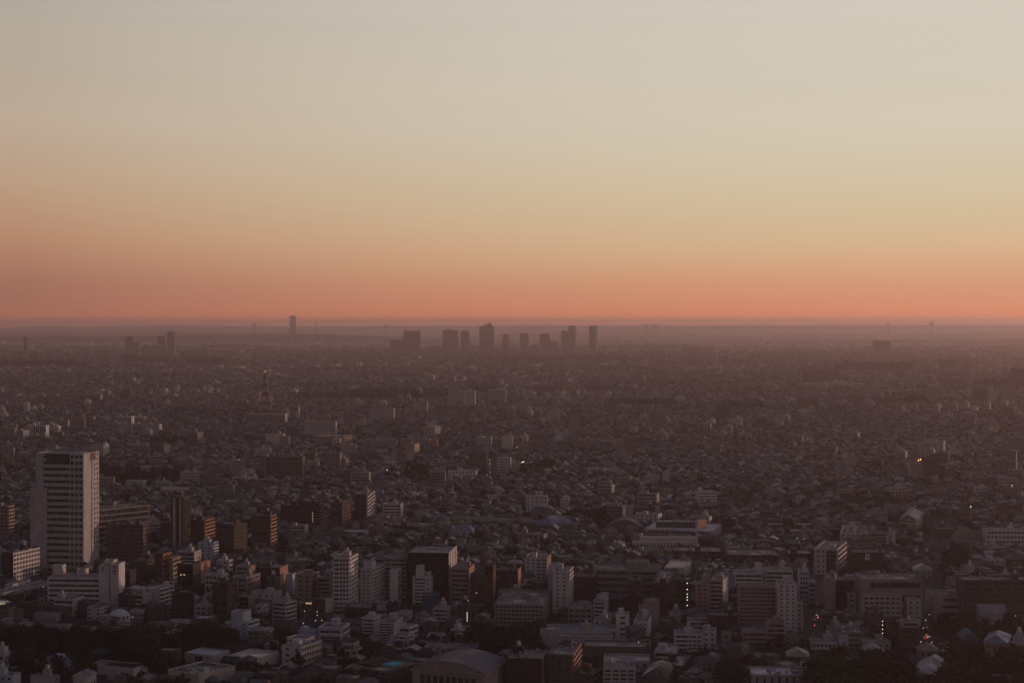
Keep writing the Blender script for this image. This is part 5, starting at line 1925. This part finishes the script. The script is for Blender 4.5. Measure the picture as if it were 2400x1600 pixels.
SIDES = [(0, 1, 5, 4), (1, 2, 6, 5), (2, 3, 7, 6), (3, 0, 4, 7)]
TOP = [(4, 5, 6, 7)]
soup = Soup()
rest = (~is_tree) & (~single_)
S = np.where(rest)[0]
X, Y, A = lots[S, 0], lots[S, 1], lots[S, 2]
W2, D2, Hh = w[S] / 2, d[S] / 2, h[S]
wc, rc, rk, md = wallc[S], roofc[S], roofk[S], is_mid[S]
zero = np.zeros(len(S))
L = boxes(-W2, W2, -D2, D2, zero, Hh)
fl = rk == 0
soup.add(place(L[fl], X[fl], Y[fl], A[fl]), SIDES, [wc[fl]] * 4)
soup.add(place(L[fl], X[fl], Y[fl], A[fl]), TOP, [rc[fl]], 2)
pit = ~fl
soup.add(place(L[pit], X[pit], Y[pit], A[pit]), SIDES, [wc[pit]] * 4)
# pitched roofs
o = 0.6
lon = np.maximum(W2, D2)
for kk, hipf in ((1, 1.0), (2, 0.45)):
    m_ = rk == kk
    a, b, z, rs = W2[m_] + o, D2[m_] + o, Hh[m_], np.minimum(W2, D2)[m_] * 0.62
    ra = a * hipf
    P = np.stack([np.stack(p, -1) for p in ((-a, -b, z), (a, -b, z), (a, b, z), (-a, b, z), (-ra, a * 0, z + rs), (ra, a * 0, z + rs))], 1)
    endc = wc[m_] if kk == 1 else rc[m_]
    soup.add(place(P, X[m_], Y[m_], A[m_]), [(0, 1, 5, 4), (2, 3, 4, 5)], [rc[m_], rc[m_]], 2)
    soup.add(place(P, X[m_], Y[m_], A[m_]), [(1, 2, 5, 5), (3, 0, 4, 4)], [endc, endc], 0 if kk == 1 else 2)
# parapets and stair heads on flat roofs
m_ = fl & (Y < 4200)
hb = np.where(R4.uniform(0, 1, len(S)) < 0.55, 2.6, 0.6)
k = m_
L = boxes(-W2[k] * 0.6, W2[k] * R4.uniform(-0.2, 0.4, k.sum()), -D2[k] * 0.5, D2[k] * 0.4, Hh[k], Hh[k] + hb[k])
soup.add(place(L, X[k], Y[k], A[k]), SIDES + TOP, [wc[k]] * 4 + [rc[k] * 1.3])
# windows of the houses one can still make out
near = (Y < 2400) & (~md)
for sx, sy, ax in ((-0.5, -1, 0), (0.35, -1, 0), (1, -0.4, 1), (1, 0.4, 1), (-1, 0.0, 1), (-0.4, 1, 0)):
    for zf in (1.0, 3.9):
        k = near & (R4.uniform(0, 1, len(S)) < 0.75) & (Hh > zf + 1.4)
        cx_, cy_ = W2[k] * sx, D2[k] * sy
        t = 0.05
        hw = R4.uniform(0.6, 1.3, k.sum())
        if ax == 0:
            L = boxes(cx_ - hw, cx_ + hw, cy_ - t, cy_ + t, cx_ * 0 + zf, cx_ * 0 + zf + 1.25)
        else:
            L = boxes(cx_ - t, cx_ + t, cy_ - hw, cy_ + hw, cx_ * 0 + zf, cx_ * 0 + zf + 1.25)
        f_ = (0 if sy == -1 else 2) if ax == 0 else (1 if sx == 1 else 3)
        soup.add(place(L, X[k], Y[k], A[k]), SIDES[f_:f_ + 1], [np.array((0.02, 0.02, 0.022))], 1)
# storeys of the mid-rise blocks
for f in range(14):
    k = md & (Hh > 3.2 * f + 4.4) & (Y < 7000)
    if not k.any():
        continue
    z0 = zero[k] + 3.2 * f + 1.15
    t = 0.2
    L = boxes(-W2[k] * 0.94, W2[k] * 0.94, -D2[k] - t, -D2[k] + 0.1, z0, z0 + 1.35)
    soup.add(place(L, X[k], Y[k], A[k]), SIDES[:1], [wc[k] * 0.18 + 0.012] * 1)
    L = boxes(-W2[k] * 0.94, W2[k] * 0.94, D2[k] - 0.1, D2[k] + t, z0, z0 + 1.35)
    soup.add(place(L, X[k], Y[k], A[k]), SIDES[2:3], [wc[k] * 0.18 + 0.012] * 1)
    L = boxes(W2[k] - 0.1, W2[k] + t, -D2[k] * 0.2, D2[k] * 0.2, z0, z0 + 1.1)
    soup.add(place(L, X[k], Y[k], A[k]), SIDES[1:2], [wc[k] * 0.18 + 0.012] * 1)
    L = boxes(-W2[k] - t, -W2[k] + 0.1, -D2[k] * 0.5, D2[k] * 0.1, z0, z0 + 1.1)
    soup.add(place(L, X[k], Y[k], A[k]), SIDES[3:4], [wc[k] * 0.18 + 0.012] * 1)
    for gx in (-0.85, -0.33, 0.33, 0.85):
        kk = k & (Y < 4500)
        L = boxes(W2[kk] * gx - 0.5, W2[kk] * gx + 0.5, -D2[kk] - t - 0.2, -D2[kk], zero[kk] + 3.2 * f + 1.15, zero[kk] + 3.2 * f + 2.65)
        soup.add(place(L, X[kk], Y[kk], A[kk]), SIDES, [wc[kk]] * 4)
k = md & (Y < 5000)
L = boxes(W2[k] * 0.1, W2[k] * 0.6, -D2[k] * 0.5, D2[k] * 0.3, Hh[k], Hh[k] + R4.uniform(2, 5, k.sum()))
soup.add(place(L, X[k], Y[k], A[k]), SIDES + TOP, [wc[k]] * 4 + [rc[k] * 1.4])
soup.build("house_mass", [M_CITY, M_GLASS, M_CITY_ROOF])

# ---- far quarters beyond 12 km, dissolving in the haze
soup = Soup()
n2 = 12000
Y = R4.uniform(11800, 22000, n2)
X = R4.uniform(-1, 1, n2) * (Y * 0.32)
hh = R4.gamma(2.0, 5.0, n2) + 5
L = boxes(-R4.uniform(8, 40, n2), R4.uniform(8, 40, n2), -np.full(n2, 14.0), np.full(n2, 14.0), np.zeros(n2), hh)
soup.add(place(L, X, Y, R4.uniform(-0.5, 0.5, n2)), SIDES + TOP, [WALLS[R4.choice(len(WALLS), n2)]] * 4 + [ROOFS[R4.choice(len(ROOFS), n2)]])
soup.build("distant_house_mass", [M_CITY])

# ---- trees too many and too small to tell apart
def leaf_mass(name, X, Y, s, quads, seed, tint):
    r = np.random.RandomState(seed)
    sp = Soup()
    for k in range(quads):
        n = len(X)
        th, ph = r.uniform(0, 6.283, n), np.arccos(r.uniform(-0.6, 1, n))
        rr = r.uniform(0.45, 1.0, n)
        c = np.stack([np.sin(ph) * np.cos(th) * 4.2 * rr, np.sin(ph) * np.sin(th) * 4.2 * rr, 5.6 + np.cos(ph) * 4.0 * rr], -1) * s[:, None]
        u = r.normal(0, 1, (n, 3))
        u /= np.linalg.norm(u, axis=1, keepdims=True)
        v = np.cross(u, r.normal(0, 1, (n, 3)))
        v /= np.linalg.norm(v, axis=1, keepdims=True)
        u, v = u * (1.5 * s)[:, None], v * (1.2 * s)[:, None]
        P = np.stack([c - u, c - v, c + u, c + v], 1)
        P[..., 0] += X[:, None]
        P[..., 1] += Y[:, None]
        P[..., 2] = np.maximum(P[..., 2], 0.3)
        sp.add(P, [(0, 1, 2, 3)], [tint[r.choice(len(tint), n)] * r.uniform(0.7, 1.3, (n, 1))])
    return sp.build(name, [M_CITY])


TINT = np.array([(0.03, 0.034, 0.02), (0.02, 0.026, 0.016), (0.04, 0.034, 0.024), (0.034, 0.035, 0.025)])
T_ = np.where(is_tree & (lots[:, 1] < 2600))[0]
leaf_mass("street_greenery", lots[T_, 0], lots[T_, 1], R4.uniform(0.6, 1.25, len(T_)), 46, 1, TINT)
T_ = np.where(is_tree & (lots[:, 1] >= 2600))[0]
leaf_mass("distant_greenery", lots[T_, 0], lots[T_, 1], lots[T_, 3] * R4.uniform(0.8, 1.5, len(T_)), 16, 2, TINT)


def wood(regions, seed):
    r = np.random.RandomState(seed)
    xs, ys, ss = [], [], []
    for x0, y0, x1, y1, n, s in regions:
        rows = r.uniform(y0, y1, n)
        d_ = CAM_H * F_PX / (rows - HORIZON)
        xs.append((r.uniform(x0, x1, n) - 1200) / F_PX * d_)
        ys.append(d_)
        ss.append(r.uniform(0.7, 1.3, n) * s)
    return np.concatenate(xs), np.concatenate(ys), np.concatenate(ss)


a, b, c = wood([(822, 926, 1045, 940, 520, 2.0), (700, 934, 830, 940, 120, 1.6), (1965, 866, 2135, 872, 420, 3.2), (2205, 860, 2275, 866, 160, 3.2), (1130, 845, 1500, 849, 500, 2.0),
                (1330, 843, 1470, 846, 200, 2.8), (1600, 826, 1665, 829, 160, 3.4), (440, 852, 520, 856, 160, 3.4), (290, 848, 350, 852, 120, 3.4), (0, 858, 200, 864, 260, 3.0),
                (1100, 918, 1180, 924, 100, 2.0), (1700, 955, 1790, 962, 100, 2.0), (1430, 950, 1580, 956, 160, 1.8), (2120, 945, 2165, 952, 60, 2.0), (2300, 905, 2400, 912, 90, 2.4),
                (350, 1040, 460, 1050, 60, 1.5), (0, 1010, 90, 1018, 60, 1.4)], 9)
leaf_mass("far_woods", a, b, c, 18, 3, TINT)

# ------------------------------------------------------------------ street lamps, traffic
def post_mesh():
    b = MB()
    b.cyl(0, 0, 0, 7.6, 0.14, 6, 0.09)
    b.bar((0, 0, 7.5), (0.9, 0, 7.9), 0.10)
    return b.mesh("post", M_METAL)


POST = post_mesh()


def street_lamp(crop, x, y, r=0.2, m=None, look="street lamp glowing white", name="street_lamp", cat="street lamp", dist=None):
    qx, qy = px(crop, x, y)
    d_ = (CAM_H - 7.7) * F_PX / (qy - HORIZON)
    X = (qx - 1200) / F_PX * d_
    root = thing(name, cat, look, "street lamps lit in the dusk" if cat == "street lamp" else "traffic lights at the crossing", (X, d_, 0), -math.pi / 2, size=(1, 1, 8))
    link("post", POST, root, (0.25, 0.25, 0.25))
    link("lamp_head", lamp_mesh("lamp_head", m or M_WHITE_LAMP, r), root).location = (0.95, 0, 7.7)


for q_ in (("A", 460, 555), ("A", 1395, 872), ("B", 1410, 810), ("B", 1523, 908), ("B", 1590, 905), ("B", 1395, 935), ("B", 1412, 965), ("B", 1540, 815), ("B", 1540, 852),
           ("C", 1332, 697), ("C", 1500, 862), ("C", 1595, 945), ("D", 1328, 1132), ("E", 1400, 850), ("E", 510, 540), ("F", 845, 903), ("F", 925, 930), ("F", 820, 985), ("F", 1083, 1187),
           ("F", 1788, 858), ("F", 795, 1130), ("F", 910, 1135), ("G", 1880, 485, 0.7), ("G", 2195, 300, 0.8), ("G", 255, 600), ("H", 945, 455, 0.6), ("H", 885, 180, 0.7), ("H", 2150, 415, 0.3),
           ("H", 2128, 440, 0.3), ("H", 2165, 470, 0.3), ("H", 2167, 510, 0.3), ("H", 2147, 300, 0.35), ("H", 2150, 335, 0.35), ("H", 1205, 395, 0.6), ("I", 105, 320, 0.8), ("J", 2240, 540, 0.8),
           ("J", 2310, 570, 0.8), ("J", 2010, 600, 0.6), ("J", 1860, 730, 0.6), ("L", 985, 950, 0.9), ("L", 1210, 1020, 0.8), ("L", 1245, 1125, 0.7), ("M", 993, 700, 1.4), ("M", 1425, 547, 1.5),
           ("M", 1450, 546, 1.5), ("M", 1480, 547, 1.5), ("M", 1522, 547, 1.5)):
    street_lamp(*q_)
for q_ in (("E", 1420, 878), ("E", 1382, 955), ("F", 848, 1062), ("F", 858, 1085)):
    street_lamp(q_[0], q_[1], q_[2], 0.34, M_RED_LAMP, "red traffic light on a post", "traffic_light", "traffic light")

CAR = {}


def car(X, Y, ang, col, look):
    if not CAR:
        b = MB()
        b.prism([(-2.15, -0.82), (2.1, -0.82), (2.2, -0.5), (2.2, 0.5), (2.1, 0.82), (-2.15, 0.82)], 0.28, 0.86)
        CAR["body"] = b.mesh("body", M_METAL)
        b = MB()
        lo = [(-1.9, -0.76, 0.86), (1.0, -0.76, 0.86), (1.0, 0.76, 0.86), (-1.9, 0.76, 0.86)]
        hi = [(-1.45, -0.62, 1.45), (0.3, -0.62, 1.45), (0.3, 0.62, 1.45), (-1.45, 0.62, 1.45)]
        for k in range(4):
            b.poly([lo[k], lo[(k + 1) % 4], hi[(k + 1) % 4], hi[k]])
        b.poly(hi)
        CAR["cabin"] = b.mesh("cabin", M_GLASS)
        b = MB()
        n_ = 10
        for y0 in (-0.11, 0.11):
            b.poly([(0.32 * math.cos(6.283 * k / n_), y0, 0.32 + 0.32 * math.sin(6.283 * k / n_)) for k in range(n_)][:: (1 if y0 > 0 else -1)])
        for k in range(n_):
            a0, a1 = 6.283 * k / n_, 6.283 * (k + 1) / n_
            b.poly([(0.32 * math.cos(a0), -0.11, 0.32 + 0.32 * math.sin(a0)), (0.32 * math.cos(a1), -0.11, 0.32 + 0.32 * math.sin(a1)), (0.32 * math.cos(a1), 0.11, 0.32 + 0.32 * math.sin(a1)), (0.32 * math.cos(a0), 0.11, 0.32 + 0.32 * math.sin(a0))])
        CAR["wheel"] = b.mesh("wheel", M_GLASS)
        b = MB()
        b.box(-2.2, -2.1, -0.22, 0.22, 0.60, 0.82)
        CAR["tail_light"] = b.mesh("tail_light", M_RED_LAMP)
        b = MB()
        b.box(2.2, 2.26, -0.2, 0.2, 0.52, 0.72)
        CAR["headlight"] = b.mesh("headlight", M_WHITE_LAMP)
    root = thing("car", "car", look, "cars on the streets at dusk", (X, Y, 0.03), ang, size=(2, 4, 1.5))
    link("body", CAR["body"], root, col)
    link("cabin", CAR["cabin"], root)
    for sx_, sy_ in ((-1.4, -0.75), (-1.4, 0.75), (1.35, -0.75), (1.35, 0.75)):
        link("wheel", CAR["wheel"], root).location = (sx_, sy_, 0)
    for sy_ in (-0.58, 0.58):
        link("tail_light", CAR["tail_light"], root).location = (0, sy_, 0)
        link("headlight", CAR["headlight"], root).location = (0, sy_, 0)


CC = [((0.5, 0.5, 0.5), "white"), ((0.05, 0.05, 0.055), "black"), ((0.25, 0.25, 0.26), "silver"), ((0.12, 0.02, 0.02), "dark red")]
for k, (sx_, sy_, away_) in enumerate(((1909, 1452, 1), (1917, 1446, 0), (2166, 1497, 1), (2170, 1470, 1), (2174, 1492, 0),
                                      (2178, 1440, 0), (1148, 1118, 0), (1147, 1096, 0), (1153, 1135, 1))):
    X, Y = ground(sx_, sy_)
    col, cw = CC[k % 4]
    car(X, Y, math.pi / 2 + 0.02 if away_ else -math.pi / 2, col, "%s car driving %s" % (cw, "away with red tail lights" if away_ else "this way with headlights on"))

# ------------------------------------------------------------------ the hazy air
hz, ht, hb_ = mat("hazy_air")
ht.nodes.remove(hb_)
vol = nnode(ht, "ShaderNodeVolumePrincipled")
vol.inputs["Color"].default_value = (*HAZE_COLOR, 1)
vol.inputs["Density"].default_value = HAZE_DENSITY
vol.inputs["Anisotropy"].default_value = 0.66
ht.links.new(vol.outputs[0], ht.nodes["Material Output"].inputs["Volume"])
m = MB()
m.box(-42000, 42000, -5000, 43000, -2.0, 304.0)
m.build("haze", hz, kind="stuff")

# ------------------------------------------------------------------ labels: each says which one, by look and by the landmark it stands at
for t in THINGS:
    t["px"] = to_px(t["X"], t["Y"], t["H"] * 0.5)
marks = [t for t in THINGS if t["short"]]
by = {}
for t in THINGS:
    if t["full"]:
        t["o"]["label"] = t["full"]
        by.setdefault(t["full"], []).append((0, t, None, None))
        continue
    x, y = t["px"]
    best = min((m for m in marks if m is not t), key=lambda m: (m["px"][0] - x) ** 2 + 2.0 * (m["px"][1] - y) ** 2)
    dx, dy = x - best["px"][0], y - best["px"][1]
    rel = ("right of" if dx > 0 else "left of") if abs(dx) > abs(dy) else ("in front of" if t["Y"] < best["Y"] else "behind")
    t["dist"] = dx * dx + dy * dy
    by.setdefault("%s %s %s" % (t["look"], rel, best["short"]), []).append((t["dist"], t, rel, best))
NTH = ["nearest", "second nearest", "third nearest", "fourth nearest", "fifth nearest", "sixth nearest", "seventh nearest", "eighth nearest", "ninth nearest", "tenth nearest", "eleventh nearest", "twelfth nearest",
       "thirteenth nearest", "fourteenth nearest", "fifteenth nearest", "sixteenth nearest", "seventeenth nearest", "eighteenth nearest", "nineteenth nearest", "twentieth nearest"]
for lab, rows in by.items():
    if rows[0][2] is None:
        continue
    rows.sort(key=lambda r: r[0])
    for k, (_, t, rel, best) in enumerate(rows):
        if len(rows) == 1 or k >= len(NTH):
            t["o"]["label"] = lab
        else:
            t["o"]["label"] = "%s, %s" % (lab, NTH[k]) if len(lab.split()) + len(NTH[k].split()) + 2 > 16 else "%s, %s to it" % (lab, NTH[k])
